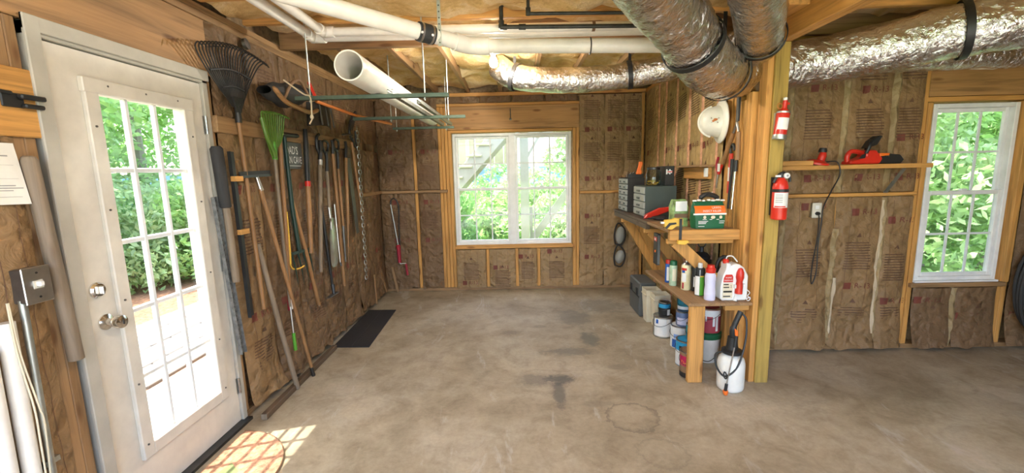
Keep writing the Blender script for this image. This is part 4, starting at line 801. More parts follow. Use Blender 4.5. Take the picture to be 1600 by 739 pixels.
# ---- floor items on the left
t = thing('doormat', 'half round coir doormat inside the door in the sun', 'mat', (-1.5, 2.0, 0.0))
pts = [(-1.685+0.40*math.sin(an), 1.95-0.40*math.cos(an), 0.001) for an in np.linspace(0, math.pi, 30)]
MB().prism(pts, (0, 0, 0.012)).build('mat_body', pm('coir', (0.42, 0.22, 0.13), 0.95, var=0.3, scale=40, bmp=0.6, bs=120, bd=0.003), t)
m2 = MB().tube([(x, y, 0.0125) for x, y, _ in pts], 0.0035, 6); m2.build('mat_edging', 'brown', t, True); MB().prism([(-1.60, 1.94, 0.0132), (-1.52, 1.90, 0.0132), (-1.49, 1.99, 0.0132), (-1.57, 2.06, 0.0132)], (0, 0, 0.0006)).build('leaf_motif', pm('faded green motif', (0.20, 0.24, 0.10), 0.95), t)
t = thing('rubber_floor_mat', 'black rectangular rubber mat by the left wall', 'mat', (-1.57, 4.1, 0)); MB().prism([(-1.70, 3.61, 0.001), (-1.365, 3.60, 0.001), (-1.42, 4.64, 0.001), (-1.735, 4.65, 0.001)], (0, 0, 0.008)).build('mat_body', 'mat', t, False, 0.002)
MB().bar((-1.53, 3.62, 0.0095), (-1.575, 4.63, 0.0095), 0.006, 0.002, (1, 0, 0)).build('seam', 'rubber', t)
t = thing('loose_board', 'dark loose board lying on the floor against the left wall', 'board', (-1.68, 2.85, 0)); MB().bar((-1.645, 2.48, 0.021), (-1.665, 3.58, 0.021), 0.04, 0.04).build('board', 'darkwood', t, False, 0.003); MB().obox((-1.645, 2.481, 0.021), (0.036, 0.004, 0.036)).build('sawn_end', 'greyhandle', t)

# ---- drain auger on the back wall
t = thing('drain_auger', 'hand drain auger with red crank hanging in the back left corner', 'auger', (-1.55, 5.39, 0.4)); yk = 5.385
MB().tube([(-1.630, yk, 1.155), (-1.565, yk, 0.62)], 0.007, 8).build('guide_tube', 'galv', t, True); MB().tube(spline([(-1.63, yk, 1.15), (-1.62, yk, 1.21), (-1.57, yk, 1.22), (-1.53, yk, 1.12), (-1.54, yk, 0.85), (-1.545, yk, 0.60)], 6), 0.008, 8).build('cable', 'black', t, True)
MB().tube([(-1.568, yk-0.01, 0.63), (-1.566, yk-0.01, 0.615), (-1.560, yk-0.01, 0.58), (-1.558, yk-0.01, 0.40)], [0.02, 0.032, 0.026, 0.022], 12).build('body', 'maroon', t, True); MB().tube([(-1.558, yk-0.02, 0.41), (-1.545, yk-0.02, 0.385), (-1.48, yk-0.02, 0.39), (-1.475, yk-0.02, 0.375)], 0.006, 8).build('crank', 'galv', t, True); MB().tube([(-1.475, yk-0.02, 0.385), (-1.462, yk-0.02, 0.235)], 0.015, 10).build('crank_grip', 'maroon', t, True)
t = thing('wood_scrap', 'short pale wood offcut leaning in the back left corner', 'wood', (-1.66, 5.38, 0)); MB().bar((-1.665, 5.395, 0.33), (-1.60, 5.36, 0.012), 0.03, 0.012, (1, 0, 0)).build('offcut', 'oldpine_z', t, False, 0.002); MB().obox((-1.665, 5.395, 0.331), (0.028, 0.012, 0.002)).build('sawn_end', 'pine_z', t)
for k, (ya, za, yb, zb, lab) in enumerate(((4.88, 0.36, 4.83, 0.02, 'thin wood lath leaning on the left wall near the rubber mat'), (5.12, 0.32, 5.22, 0.06, 'second thin wood lath on the left wall near the corner'))):
    t = thing('wood_lath', lab, 'wood', (-1.70, yb, zb), 'laths on the left wall'); MB().bar((-1.722, ya, za), (-1.700, yb, zb), 0.012, 0.026).build('lath', 'oldpine_z', t); MB().obox((-1.722, ya, za), (0.012, 0.024, 0.002)).build('sawn_end', 'pine_z', t)
MBk = thing('wall_hook', 'small dark steel hook on the header above the back window', 'hook', (-0.07, 5.43, 2.18)); MB().tube([(-0.085, 5.428, 2.30), (-0.085, 5.428, 2.19)], 0.006, 8).build('shank', 'rustysteel', MBk, True); MB().lathe((-0.085, 5.43, 2.17), (0, -1, 0), [(0.016, 0), (0.016, 0.012), (0.006, 0.016), (0, 0.017)], 12).build('eye', 'rustysteel', MBk, True)
# ================================================================== WORKBENCH AND SHELF
t = thing('workbench', 'narrow lumber workbench with slanted braces along the nook wall', 'workbench', (1.33, 4.0, 0.4))
MB().box(1.085, 1.565, 3.625, 4.90, 1.058, 1.080).build('worktop', 'darkwood', t, False, 0.002); MB().box(1.085, 1.570, 3.095, 3.620, 1.058, 1.080).build('worktop', 'oldpine_y', t, False, 0.002)
MB().box(1.080, 1.600, 3.055, 3.093, 1.005, 1.080).build('front_apron', 'pine_x', t, False, 0.003)
MB().box(1.086, 1.124, 3.66, 4.88, 1.008, 1.056).build('side_apron', 'darkwood', t, False, 0.003)
for y in (3.12, 3.70, 4.52): MB().box(1.088, 1.572, y, y+0.038, 0.970, 1.006).build('cross_bearer', 'pine_x', t, False, 0.003)
for y, z0 in ((3.14, 0.64), (3.73, 0.54), (4.555, 0.36)): MB().bar((1.150, y, 0.985), (1.542, y, z0-0.02), 0.086, 0.038).build('brace', 'pine_z', t, False, 0.003)
MB().bar((1.262, 4.515, 0.985), (1.560, 4.515, 0.40), 0.086, 0.036).build('brace', 'pine_z', t, False, 0.003)
t = thing('storage_shelf', 'low plywood shelf on one front leg under the workbench', 'shelf', (1.4, 3.4, 0))
MB().box(1.165, 1.606, 2.880, 3.905, 0.568, 0.590).build('shelf_board', 'oldpine_y', t, False, 0.002); MB().box(1.180, 1.285, 2.884, 2.922, 0, 0.566).build('front_leg', 'pine_z', t, False, 0.004)
MB().box(1.440, 1.610, 2.925, 2.963, 0.520, 0.566).build('cleat', 'pine_x', t, False, 0.003); MB().box(1.50, 1.560, 3.86, 3.898, 0.0, 0.566).build('rear_leg', 'pine_z', t, False, 0.003)
MB().box(1.540, 1.577, 2.99, 3.12, 0.05, 0.566).build('wall_cleat', 'pine_z', t, False, 0.003)
t = thing('wall_bracket_shelf', 'tiny wooden shelf on the nook wall above the organizers', 'shelf', (1.5, 3.85, 1.42)); MB().box(1.44, 1.562, 3.46, 4.22, 1.528, 1.545).build('shelf_board', 'oldpine_y', t, False, 0.002); MB().box(1.525, 1.560, 3.50, 4.0, 1.43, 1.527).build('backing_block', 'pine_y', t, False, 0.003); MB().box(1.500, 1.524, 3.49, 3.515, 1.45, 1.52).build('latch', 'white', t)

def organizer(x0, x1, y0, y1, z0, z1, cols, rows, label, side):
    t = thing('drawer_organizer', label, 'organizer', ((x0+x1)/2, (y0+y1)/2, z0), 'drawer organizers on the workbench')
    MB().box(x0+0.012, x1, y0, y1, z0, z1).build('cabinet_body', side, t, False, 0.003)
    dy = (y1-y0-0.012)/cols; dz = (z1-z0-0.012)/rows
    for i in range(cols):
        for j in range(rows):
            ya, za = y0+0.006+i*dy, z0+0.006+j*dz
            d_ = MB().box(x0, x0+0.014, ya+0.004, ya+dy-0.004, za+0.004, za+dz-0.004).build('drawer', 'grey', t, False, 0.003)
            MB().box(x0-0.010, x0, ya+dy*0.38, ya+dy*0.62, za+dz*0.3, za+dz*0.55).build('drawer_pull', 'dgrey', d_)
organizer(1.115, 1.30, 4.45, 4.82, 1.081, 1.435, 2, 6, 'grey twelve drawer organizer at the far end of the workbench', 'blacksoft')
organizer(1.145, 1.44, 3.93, 4.30, 1.081, 1.365, 1, 4, 'dark green-grey cabinet with four drawers beside the taller organizer', 'slate')
t = thing('glass_jar', 'large glass jar of hardware with a lid on the four drawer cabinet', 'jar', (1.27, 4.08, 1.366))
MB().lathe((1.27, 4.08, 1.367), (0, 0, 1), [(0.0, 0), (0.066, 0.002), (0.070, 0.02), (0.070, 0.12), (0.055, 0.145), (0.055, 0.15)], 24).build('jar_body', 'jarglass', t, True)
MB().lathe((1.27, 4.08, 1.513), (0, 0, 1), [(0.058, 0), (0.060, 0.004), (0.060, 0.022), (0.05, 0.026), (0.0, 0.026)], 24).build('lid', 'darksteel', t, True)
m2 = MB()
for k in range(40):
    an = random.random()*6.28; rr = random.random()*0.055; c = Vector((1.27+rr*math.cos(an), 4.08+rr*math.sin(an), 1.376+random.random()*0.035)); d_ = Vector((random.uniform(-1, 1), random.uniform(-1, 1), random.uniform(-.3, .3))).normalized()*0.012
    m2.tube([c-d_, c+d_], 0.0035, 5)
m2.build('screws', 'yellow', t, kind='stuff')
t = thing('black_carton', 'black box with red and white marking beside the glass jar', 'box', (1.40, 4.13, 1.366)); MB().box(1.355, 1.438, 4.00, 4.27, 1.367, 1.545).build('box_body', 'black', t, False, 0.003)
m2 = MB()
for k in range(4): m2.box(1.362+0.014*k, 1.374+0.014*k, 3.9985, 3.9998, 1.47+0.010*(k % 2), 1.515-0.012*(k % 2))
m2.build('printed_mark', 'print_white', t); MB().box(1.375, 1.42, 3.9980, 3.9984, 1.488, 1.497).build('red_mark', 'red', t)
t = thing('hand_saw', 'bright orange saw grip standing on the tall organizer', 'saw', (1.25, 4.48, 1.436)); MB().prism([(1.215, 4.47, 1.47), (1.27, 4.47, 1.47), (1.275, 4.47, 1.50), (1.262, 4.47, 1.52), (1.285, 4.47, 1.58), (1.275, 4.47, 1.60), (1.245, 4.47, 1.60), (1.238, 4.47, 1.55), (1.225, 4.47, 1.51)], (0, 0.024, 0)).build('grip', 'orange', t, False, 0.004); MB().box(1.135, 1.29, 4.478, 4.486, 1.437, 1.475).build('blade', 'black', t)
t = thing('spring_clamp', 'pile of small silver clamps on top of the tall organizer', 'clamp', (1.18, 4.6, 1.436))
for k in range(4): MB().tube(spline([(1.13+0.03*k, 4.52+0.03*k, 1.443), (1.15+0.03*k, 4.55, 1.49), (1.17+0.03*k, 4.60, 1.475), (1.18+0.03*k, 4.66, 1.445)], 4), 0.008, 6).build('clamp_arm', 'steel', t, True)
t = thing('red_caulk_gun', 'red folded tool lying against the four drawer cabinet', 'tool', (1.25, 3.83, 1.081)); MB().prism([(1.105, 3.80, 1.085), (1.16, 3.80, 1.084), (1.36, 3.80, 1.155), (1.35, 3.80, 1.185), (1.25, 3.80, 1.175), (1.14, 3.80, 1.125)], (0, 0.05, 0)).build('red_shell', 'red', t, False, 0.006); MB().tube([(1.10, 3.82, 1.095), (1.17, 3.80, 1.088), (1.30, 3.78, 1.095)], 0.008, 6).build('trigger', 'black', t, True)
for k, (x, y, mt, lab) in enumerate(((1.20, 3.74, 'blacksoft', 'black work glove lying on the bench in front of the red tool'), (1.37, 3.72, 'brown', 'brown leather work glove lying behind the black glove'))):
    t = thing('work_glove', lab, 'glove', (x, y, 1.081), 'work gloves on the bench')
    m2 = MB(); m2.lathe((x-0.04, y, 1.097), (1, 0, 0.05), [(0.0, 0), (0.030, 0.01), (0.042, 0.05), (0.040, 0.10), (0.028, 0.12), (0.0, 0.125)], 12)
    m2.V = [(a_, y+(b_-y)*1.2, 1.097+(c_-1.097)*0.38) for a_, b_, c_ in m2.V]; m2.build('palm', mt, t, True)
    for j in range(4): MB().tube([(x+0.06, y-0.034+0.022*j, 1.094), (x+0.10, y-0.040+0.026*j, 1.092), (x+0.135-0.012*abs(j-1.5), y-0.042+0.028*j, 1.089)], [0.011, 0.010, 0.006], 8).build('finger', mt, t, True)
    MB().tube([(x-0.01, y-0.045, 1.094), (x+0.03, y-0.075, 1.092), (x+0.055, y-0.085, 1.089)], [0.012, 0.010, 0.006], 8).build('thumb', mt, t, True)
# yellow bar clamp gripping the bench edge
t = thing('bar_clamp', 'yellow quick clamp with black lever gripping the bench corner', 'clamp', (1.16, 3.06, 1.0))
MB().prism([(1.045, 3.062, 1.120), (1.045, 3.062, 1.155), (1.10, 3.062, 1.16), (1.12, 3.062, 1.168), (1.175, 3.062, 1.165), (1.178, 3.062, 1.118), (1.13, 3.062, 1.108), (1.10, 3.062, 1.085), (1.05, 3.062, 1.09)], (0, 0.034, 0)).build('body', 'yellow', t, False, 0.004)
MB().prism([(1.045, 3.058, 1.098), (1.06, 3.058, 1.090), (1.085, 3.058, 1.118), (1.128, 3.058, 1.126), (1.125, 3.058, 1.138), (1.075, 3.058, 1.135)], (0, 0.042, 0)).build('lever', 'black', t)
MB().box(1.145, 1.165, 3.050, 3.054, 0.985, 1.165).build('bar', 'black', t); MB().prism([(1.13, 3.02, 0.985), (1.13, 3.02, 1.012), (1.20, 3.02, 1.012), (1.21, 3.02, 0.998), (1.18, 3.02, 0.980)], (0, 0.033, 0)).build('lower_jaw', 'yellow', t, False, 0.003); MB().box(1.020, 1.048, 3.07, 3.09, 1.13, 1.143).build('adjuster', 'steel', t)
# seed bag and granule bag
def pillow_bag(x0, x1, y0, y1, z0, z1, nz=14, nx=16, seed=0):
    rows = []
    for i in range(nz+1):
        s = i/nz; fl_ = (1-0.85*max(0, (s-0.72)/0.28)**1.2); rr = []
        for j in range(nx+1):
            an = 2*math.pi*j/nx; cx, cy = math.cos(an), math.sin(an); k = 1/max(abs(cx), abs(cy))**0.72
            n = 1+0.06*mnoise.noise(Vector((cx*2, cy*2, s*5+seed)))
            rr.append(((x0+x1)/2+(x1-x0)/2*cx*k*0.90*n*(0.95+0.05*math.sin(math.pi*s)), (y0+y1)/2+(y1-y0)/2*cy*k*0.9*fl_*n, z0+(z1-z0)*s+0.012*mnoise.noise(Vector((cx*3, seed, s)))*s))
        rows.append(rr)
    return rows
t = thing('granule_bag', 'dark green insect killer bag with orange banner on the bench', 'bag', (1.39, 3.16, 1.081))
rw = pillow_bag(1.262, 1.522, 3.105, 3.235, 1.081, 1.275); m2 = MB().grid(rw)
m2.V.append((1.39, 3.17, 1.278)); ce = len(m2.V)-1; top = len(rw)-1
for j in range(16): m2.face((top*17+j, top*17+j+1, ce))
m2.build('bag_body', 'dgreen', t, True)
def bagpt(x, z):
    s = (z-1.081)/0.194; b_ = 3.17-0.065*0.98*(1-0.85*max(0, (s-0.72)/0.28)**1.2)
    return (x, b_-0.006, z)
m2 = MB().grid([[bagpt(x, z) for x in np.linspace(1.272, 1.492, 10)] for z in np.linspace(1.195, 1.248, 6)]); m2.build('orange_banner', 'orange', t, True)
MB().grid([[bagpt(x, z) for x in np.linspace(1.262, 1.500, 10)] for z in np.linspace(1.183, 1.195, 3)]).build('white_band', 'print_white', t, True)
m2 = MB()
for body, x, z, sz, sx in (('LAWN', 1.43, 1.234, 0.022, 1.0), ('INSECT KILLER', 1.395, 1.211, 0.021, 0.95)):
    V, F = text_geo(body); m2.raw([tuple(Vector(bagpt(x+a_*sz*sx, z+b_*sz))+Vector((0, -0.0015, 0))) for a_, b_ in V], F)
for z, a_, b_ in ((1.135, 1.30, 1.37), (1.126, 1.30, 1.36), (1.118, 1.30, 1.355), (1.098, 1.30, 1.345), (1.135, 1.45, 1.49), (1.122, 1.45, 1.485), (1.148, 1.33, 1.36), (1.148, 1.38, 1.40), (1.148, 1.43, 1.45)): m2.grid([[tuple(Vector(bagpt(x, z+e))) for x in np.linspace(a_, b_, 4)] for e in (0, 0.004)])
m2.build('lettering', 'print_white', t)
m2 = MB()
for x in (1.345, 1.405, 1.46):
    m2.raw([bagpt(x+0.016*math.cos(q_)*(1 if x == 1.405 else 0.7), 1.166+0.012*math.sin(q_)) for q_ in np.linspace(0, 6.283, 13)[:-1]], [tuple(range(12))])
m2.build('pictures', 'cream', t)
m2 = MB()
for k in range(7):
    x = 1.29+0.034*k; m2.obox((x, 3.16, 1.283+0.004*(k % 2)), (0.03, 0.02, 0.012), Matrix.Rotation(0.5*k, 3, 'Z'))
m2.build('folded_top', 'print_white', t, False, 0.004)
t = thing('seed_bag', 'crumpled white and green seed bag left of the granule bag', 'bag', (1.21, 3.27, 1.081))
rw = pillow_bag(1.165, 1.30, 3.25, 3.38, 1.081, 1.285, seed=4); MB().grid(rw).build('bag_body', pm('printed green bag', (0.22, 0.34, 0.12), 0.4, var=0.55, scale=16), t, True)
MB().grid([[(1.185+0.09*j/5, 3.247-0.006*math.sin(j), 1.20+0.075*i/3) for j in range(6)] for i in range(4)]).build('white_top', 'white', t, True); MB().grid([[(1.178+0.10*j/5, 3.244, 1.150+0.03*i/2) for j in range(6)] for i in range(3)]).build('brown_panel', 'brown', t)
t = thing('black_trowel', 'black handled gadget lying on top of the granule bag', 'tool', (1.42, 3.2, 1.29)); MB().tube(spline([(1.34, 3.20, 1.296), (1.39, 3.20, 1.325), (1.45, 3.20, 1.315), (1.48, 3.20, 1.292)], 5), [0.008]+[0.018]*14+[0.010], 8).build('grip', 'black', t, True); MB().tube([(1.43, 3.20, 1.325), (1.435, 3.20, 1.345)], 0.004, 6).build('pin', 'steel', t)
# spirit level hung on the brace
t = thing('spirit_level', 'short black level with red label hung on a bench brace', 'level', (1.15, 3.55, 0.74)); MB().box(1.125, 1.150, 3.46, 3.56, 0.735, 0.995).build('level_body', 'black', t, False, 0.003)
MB().box(1.128, 1.147, 3.4588, 3.4598, 0.745, 0.985).build('front_face', 'dgrey', t); MB().box(1.1242, 1.1248, 3.475, 3.545, 0.93, 0.965).build('red_label', 'red', t); MB().box(1.1237, 1.1241, 3.50, 3.53, 0.937, 0.955).build('white_label', 'white', t); MB().lathe((1.1248, 3.51, 0.845), (-1, 0, 0), [(0.012, 0), (0.012, 0.002)], 12).build('vial', 'orange', t)
# knee pads
for k, (z, lab) in enumerate(((0.70, 'upper grey knee pad hanging on the back wall beside the bench'), (0.42, 'lower grey knee pad hanging below the other one'))):
    t = thing('knee_pad', lab, 'knee pad', (1.27, 5.39, z-0.14), 'knee pads on the back wall')
    m2 = MB(); m2.lathe((1.275, 5.395, z), (0, -1, 0), [(0.072, 0), (0.075, 0.02), (0.062, 0.045), (0.03, 0.062), (0, 0.066)], 20); m2.V = [(1.275+(a_-1.275)*0.8+(c_-z)*0.12, b_, z+(c_-z)*(1.5 if k == 0 else 1.15)) for a_, b_, c_ in m2.V]; m2.build('shell', 'grey', t, True)
    MB().tube(spline([(1.215, 5.38, z-0.11), (1.20, 5.375, z), (1.225, 5.375, z+0.12), (1.265, 5.38, z+0.15), (1.33, 5.375, z+0.07), (1.335, 5.375, z-0.04), (1.29, 5.375, z-0.125), (1.215, 5.38, z-0.11)], 5), 0.010, 8).build('strap', 'blacksoft', t, True)
MB().tube([(1.245, 5.385, 0.85), (1.225, 5.38, 0.79)], 0.004, 6).build('hanging_loop', 'black', bpy.data.objects['knee_pad'], True)

# ---- tools hanging on the nook wall
t = thing('hard_hat', 'white full brim hard hat with small emblem hung on the nook wall', 'helmet', (1.47, 3.36, 1.72))
hc = Vector((1.545, 3.345, 1.865))
MB().lathe(hc, (-1, 0.12, 0.0), [(0.110, 0.0), (0.158, 0.0), (0.162, 0.008), (0.155, 0.016), (0.118, 0.028), (0.112, 0.06), (0.098, 0.105), (0.07, 0.14), (0.035, 0.157), (0, 0.161)], 36).build('shell', 'hat', t, True)
adir = Vector((-1, 0.12, 0)).normalized(); ridge = []
for an in np.linspace(-1.2, 1.2, 14): ridge.append(hc+adir*(0.028+0.137*math.cos(an))+Vector((0, 0, 1))*(0.112*math.sin(an)*1.05))
MB().tube(ridge, 0.010, 8).build('crown_ridge', 'hat', t, True)
ec = hc+adir*0.093+Vector((0, -1, 0))*0.108; nrm = Vector((-0.50, -0.86, 0)).normalized(); ux = Vector((0.86, -0.50, 0)).normalized(); uz = Vector((0, 0, 1))
m2 = MB(); m3 = MB()
for cx, cz, rr in ((0, 0.004, 0.012), (-0.012, -0.004, 0.009), (0.010, 0.006, 0.008)): m2.raw([ec+nrm*0.004+ux*(cx+rr*math.cos(q_))+uz*(cz+rr*0.9*math.sin(q_)) for q_ in np.linspace(0, 6.283, 9)[:-1]], [tuple(range(8))])
for cx, cz, dx_, dz_ in ((-0.02, 0.012, -0.01, 0.012), (0.018, 0.01, 0.012, 0.008), (0.012, -0.012, 0.012, -0.010), (-0.016, -0.012, -0.010, -0.004)): m3.raw([ec+nrm*0.0045+ux*cx+uz*cz, ec+nrm*0.0045+ux*(cx+dx_)+uz*(cz+dz_*0.3), ec+nrm*0.0045+ux*(cx+dx_*0.5)+uz*(cz+dz_)], [(0, 1, 2)])
m2.build('emblem_orange', 'orangehandle', t); m3.build('emblem_dark', 'brown', t)
t = thing('hedge_shears', 'wood handled hedge shears hanging blades up on a stud', 'shears', (1.56, 3.15, 1.55)); xk = 1.560
MB().prism([(xk, 3.108, 1.84), (xk, 3.128, 1.84), (xk, 3.130, 2.00), (xk, 3.115, 2.03), (xk, 3.100, 2.00)], (-0.006, 0, 0)).build('blade', 'black', t); MB().prism([(xk-0.007, 3.112, 1.83), (xk-0.007, 3.138, 1.84), (xk-0.007, 3.140, 1.99), (xk-0.007, 3.118, 2.02)], (-0.005, 0, 0)).build('blade', 'rustysteel', t)
MB().lathe((xk-0.012, 3.118, 1.825), (-1, 0, 0), [(0.012, 0), (0.012, 0.006), (0, 0.007)], 12).build('pivot_bolt', 'steel', t)
for A_, B_, C_ in (((xk-0.01, 3.115, 1.83), (xk-0.012, 3.16, 1.765), (xk-0.012, 3.30, 1.55)), ((xk-0.01, 3.118, 1.83), (xk-0.012, 3.085, 1.765), (xk-0.012, 3.082, 1.57))):
    MB().tube([A_, B_], [0.010, 0.009], 8).build('tang', 'steel', t, True); MB().tube([Vector(B_).lerp(Vector(C_), .0), C_], [0.015, 0.018], 12).build('handle', 'handle_z', t, True)
t = thing('hand_pruner', 'red handled pruner with white tag hanging on the nook wall', 'pruner', (1.56, 3.38, 1.35))
MB().tube(spline([(xk, 3.30, 1.62), (xk, 3.32, 1.56), (xk, 3.365, 1.50), (xk, 3.38, 1.47)], 5), 0.010, 8).build('handle', 'red', t, True); MB().tube(spline([(xk, 3.40, 1.60), (xk, 3.425, 1.54), (xk, 3.40, 1.49), (xk, 3.385, 1.47)], 5), 0.010, 8).build('handle', 'maroon', t, True)
MB().prism([(xk, 3.375, 1.48), (xk, 3.395, 1.47), (xk, 3.41, 1.40), (xk, 3.40, 1.36)], (-0.006, 0, 0)).build('blade', 'steel', t); MB().box(xk-0.012, xk-0.010, 3.345, 3.385, 1.49, 1.55).build('tag', 'white', t)
t = thing('folding_saw', 'red sheath with black loop and white label beside the pruner', 'saw', (1.56, 3.19, 1.33)); MB().prism([(xk, 3.165, 1.62), (xk, 3.205, 1.62), (xk, 3.215, 1.33), (xk, 3.175, 1.33)], (-0.014, 0, 0)).build('sheath', 'red', t, False, 0.003); MB().tube(spline([(xk, 3.20, 1.60), (xk, 3.215, 1.66), (xk, 3.175, 1.685), (xk, 3.155, 1.64)], 5), 0.010, 8).build('loop', 'black', t, True); MB().box(xk-0.0155, xk-0.0142, 3.185, 3.207, 1.42, 1.52).build('label', 'white', t)
for k, (y, m_, lab) in enumerate(((3.145, 'black', 'black extension rod hanging beside the red sheath'), (3.095, 'chrome', 'bright chrome rod hanging under the shears handle'))):
    t = thing('extension_rod', lab, 'rod', (1.55, y, 1.22), 'rods on the nook wall'); MB().tube([(xk-0.016, y, 1.56), (xk-0.018, y+0.025, 1.22)], [0.010, 0.009], 10).build('rod', m_, t, True); MB().tube([(xk-0.016, y, 1.58), (xk-0.016, y, 1.49)], 0.014, 10).build('grip', 'black', t, True)

# ---- bottles and cans on the low shelf
SZ = 0.591
def can(name, label, x, y, z, r, h, body, parts=(), cat='can', group=None, top=None, n=24):
    t = thing(name, label, cat, (x, y, z), group); k = math.atan2(-y, -x)
    prof = [(r*0.94, 0), (r, 0.004), (r, h-0.004), (r*0.95, h)] if top is None else [(r*0.94, 0), (r, 0.004), (r, h*0.80), (r*0.88, h*0.83), (r*0.86, h*0.84)]
    MB().lathe((x, y, z), (0, 0, 1), prof, n).build('can_body', body, t, True)
    for nm, z0, z1, m_, w_, a0 in parts:
        an = np.linspace(k+a0-w_, k+a0+w_, 24); MB().grid([[(x+(r+0.0012)*math.cos(q_), y+(r+0.0012)*math.sin(q_), z+zz) for q_ in an] for zz in (z0*h, z1*h)]).build(nm, m_, t, True)
    return t
def cap(t, x, y, z, r, h, m_, nm='cap'): MB().lathe((x, y, z), (0, 0, 1), [(r, 0), (r, h*0.8), (r*0.85, h), (0, h)], 18).build(nm, m_, t, True)
t = can('spray_can', 'blue spray can with a red cap at the far end of the low shelf', 1.222, 3.46, SZ, 0.026, 0.19, 'blue', [('label', 0.1, 0.7, 'white', 0.7, 0.2)], 'spray can', 'spray cans on the low shelf', 1); cap(t, 1.222, 3.46, SZ+0.158, 0.023, 0.034, 'red')
t = can('spray_can', 'light green spray can with a green cap on the low shelf', 1.228, 3.365, SZ, 0.030, 0.20, pm('pale green tin', (0.42, 0.55, 0.38), 0.4), [('label', 0.2, 0.7, 'cream', 0.5, 0.3)], 'spray can', 'spray cans on the low shelf', 1); cap(t, 1.228, 3.365, SZ+0.166, 0.028, 0.036, 'dgreen')
t = can('spray_can', 'cream insect spray can with a metal dome top', 1.282, 3.24, SZ, 0.036, 0.235, pm('cream tin', (0.78, 0.70, 0.42), 0.4), [('red_print', 0.66, 0.74, 'red', 0.6, -0.5), ('blue_print', 0.58, 0.66, 'blue', 0.35, -0.6), ('pink_print', 0.05, 0.25, 'maroon', 0.2, -0.6), ('white_print', 0.28, 0.56, 'white', 0.5, -0.5)], 'spray can', 'spray cans on the low shelf', 1); MB().lathe((1.282, 3.24, SZ+0.197), (0, 0, 1), [(0.032, 0), (0.026, 0.012), (0.012, 0.02), (0.010, 0.036), (0, 0.037)], 18).build('dome', 'steel', t, True)
t = can('spray_can', 'tall black and green spray can with a white nozzle', 1.322, 3.085, SZ, 0.034, 0.245, 'black', [('white_print', 0.02, 0.60, 'white', 0.55, -0.55), ('green_print', 0.02, 0.58, 'lime', 0.45, 0.48), ('yellow_print', 0.58, 0.62, 'yellow', 0.45, 0.48), ('white_stripe', 0.62, 0.80, 'white', 0.05, 0.0)], 'spray can', 'spray cans on the low shelf', 1); cap(t, 1.322, 3.085, SZ+0.205, 0.017, 0.036, 'white', 'nozzle')
t = thing('squeeze_bottle', 'pale lilac bottle with a bright red cap at the shelf edge', 'bottle', (1.345, 2.965, SZ)); MB().lathe((1.345, 2.965, SZ), (0, 0, 1), [(0.036, 0), (0.038, 0.006), (0.038, 0.06), (0.034, 0.10), (0.037, 0.15), (0.036, 0.18), (0.026, 0.20), (0.026, 0.205)], 24).build('bottle_body', 'lilac', t, True); MB().lathe((1.345, 2.965, SZ+0.198), (0, 0, 1), [(0.032, 0), (0.033, 0.004), (0.033, 0.03), (0.025, 0.034), (0.024, 0.055), (0, 0.056)], 20).build('cap', 'red', t, True)
t = can('spray_can', 'slim black spray can with white cap behind the green one', 1.335, 3.20, SZ, 0.026, 0.225, 'black', [('label', 0.15, 0.5, 'white', 0.4, 0)], 'spray can', 'spray cans on the low shelf', 1); cap(t, 1.335, 3.20, SZ+0.187, 0.018, 0.034, 'white')
t = thing('camping_lantern', 'black lantern with ribbed top and hanging ring behind the spray cans', 'lantern', (1.47, 3.42, SZ)); MB().lathe((1.47, 3.42, SZ), (0, 0, 1), [(0.07, 0), (0.075, 0.01), (0.06, 0.03), (0.055, 0.16), (0.078, 0.17), (0.078, 0.195), (0.065, 0.20), (0.068, 0.225), (0.045, 0.25), (0.02, 0.26), (0.016, 0.30), (0, 0.30)], 24).build('body', 'black', t, True); MB().tube([(1.47+0.03*math.cos(q_), 3.42, SZ+0.325+0.03*math.sin(q_)) for q_ in np.linspace(0, 6.283, 16)[:-1]], 0.005, 6, closed=True).build('ring', 'black', t, True)
t = thing('oil_jug', 'black plastic jug with a loop handle behind the white jug', 'jug', (1.53, 3.13, SZ))
MB().prism([(1.465, 3.10, SZ), (1.575, 3.10, SZ), (1.575, 3.10, SZ+0.17), (1.555, 3.10, SZ+0.21), (1.50, 3.10, SZ+0.20), (1.465, 3.10, SZ+0.14)], (0, 0.07, 0)).build('jug_body', 'black', t, False, 0.01); MB().tube(spline([(1.47, 3.13, SZ+0.13), (1.462, 3.13, SZ+0.20), (1.485, 3.13, SZ+0.26), (1.525, 3.13, SZ+0.265), (1.55, 3.13, SZ+0.21)], 6), 0.014, 10).build('handle', 'black', t, True); MB().lathe((1.515, 3.13, SZ+0.26), (0, 0, 1), [(0.018, 0), (0.018, 0.025), (0, 0.026)], 14).build('cap', 'black', t, True); MB().box(1.475, 1.535, 3.0975, 3.099, SZ+0.03, SZ+0.15).build('label', 'dgreen', t)
t = can('plastic_bottle', 'clear blue-grey bottle half hidden by the lilac bottle', 1.425, 3.045, SZ, 0.026, 0.17, pm('hazy blue plastic', (0.33, 0.38, 0.50), 0.3), [('label', 0.4, 0.7, 'yellow', 0.5, 0)], 'bottle', None, 1); cap(t, 1.425, 3.045, SZ+0.142, 0.014, 0.03, 'yellow')
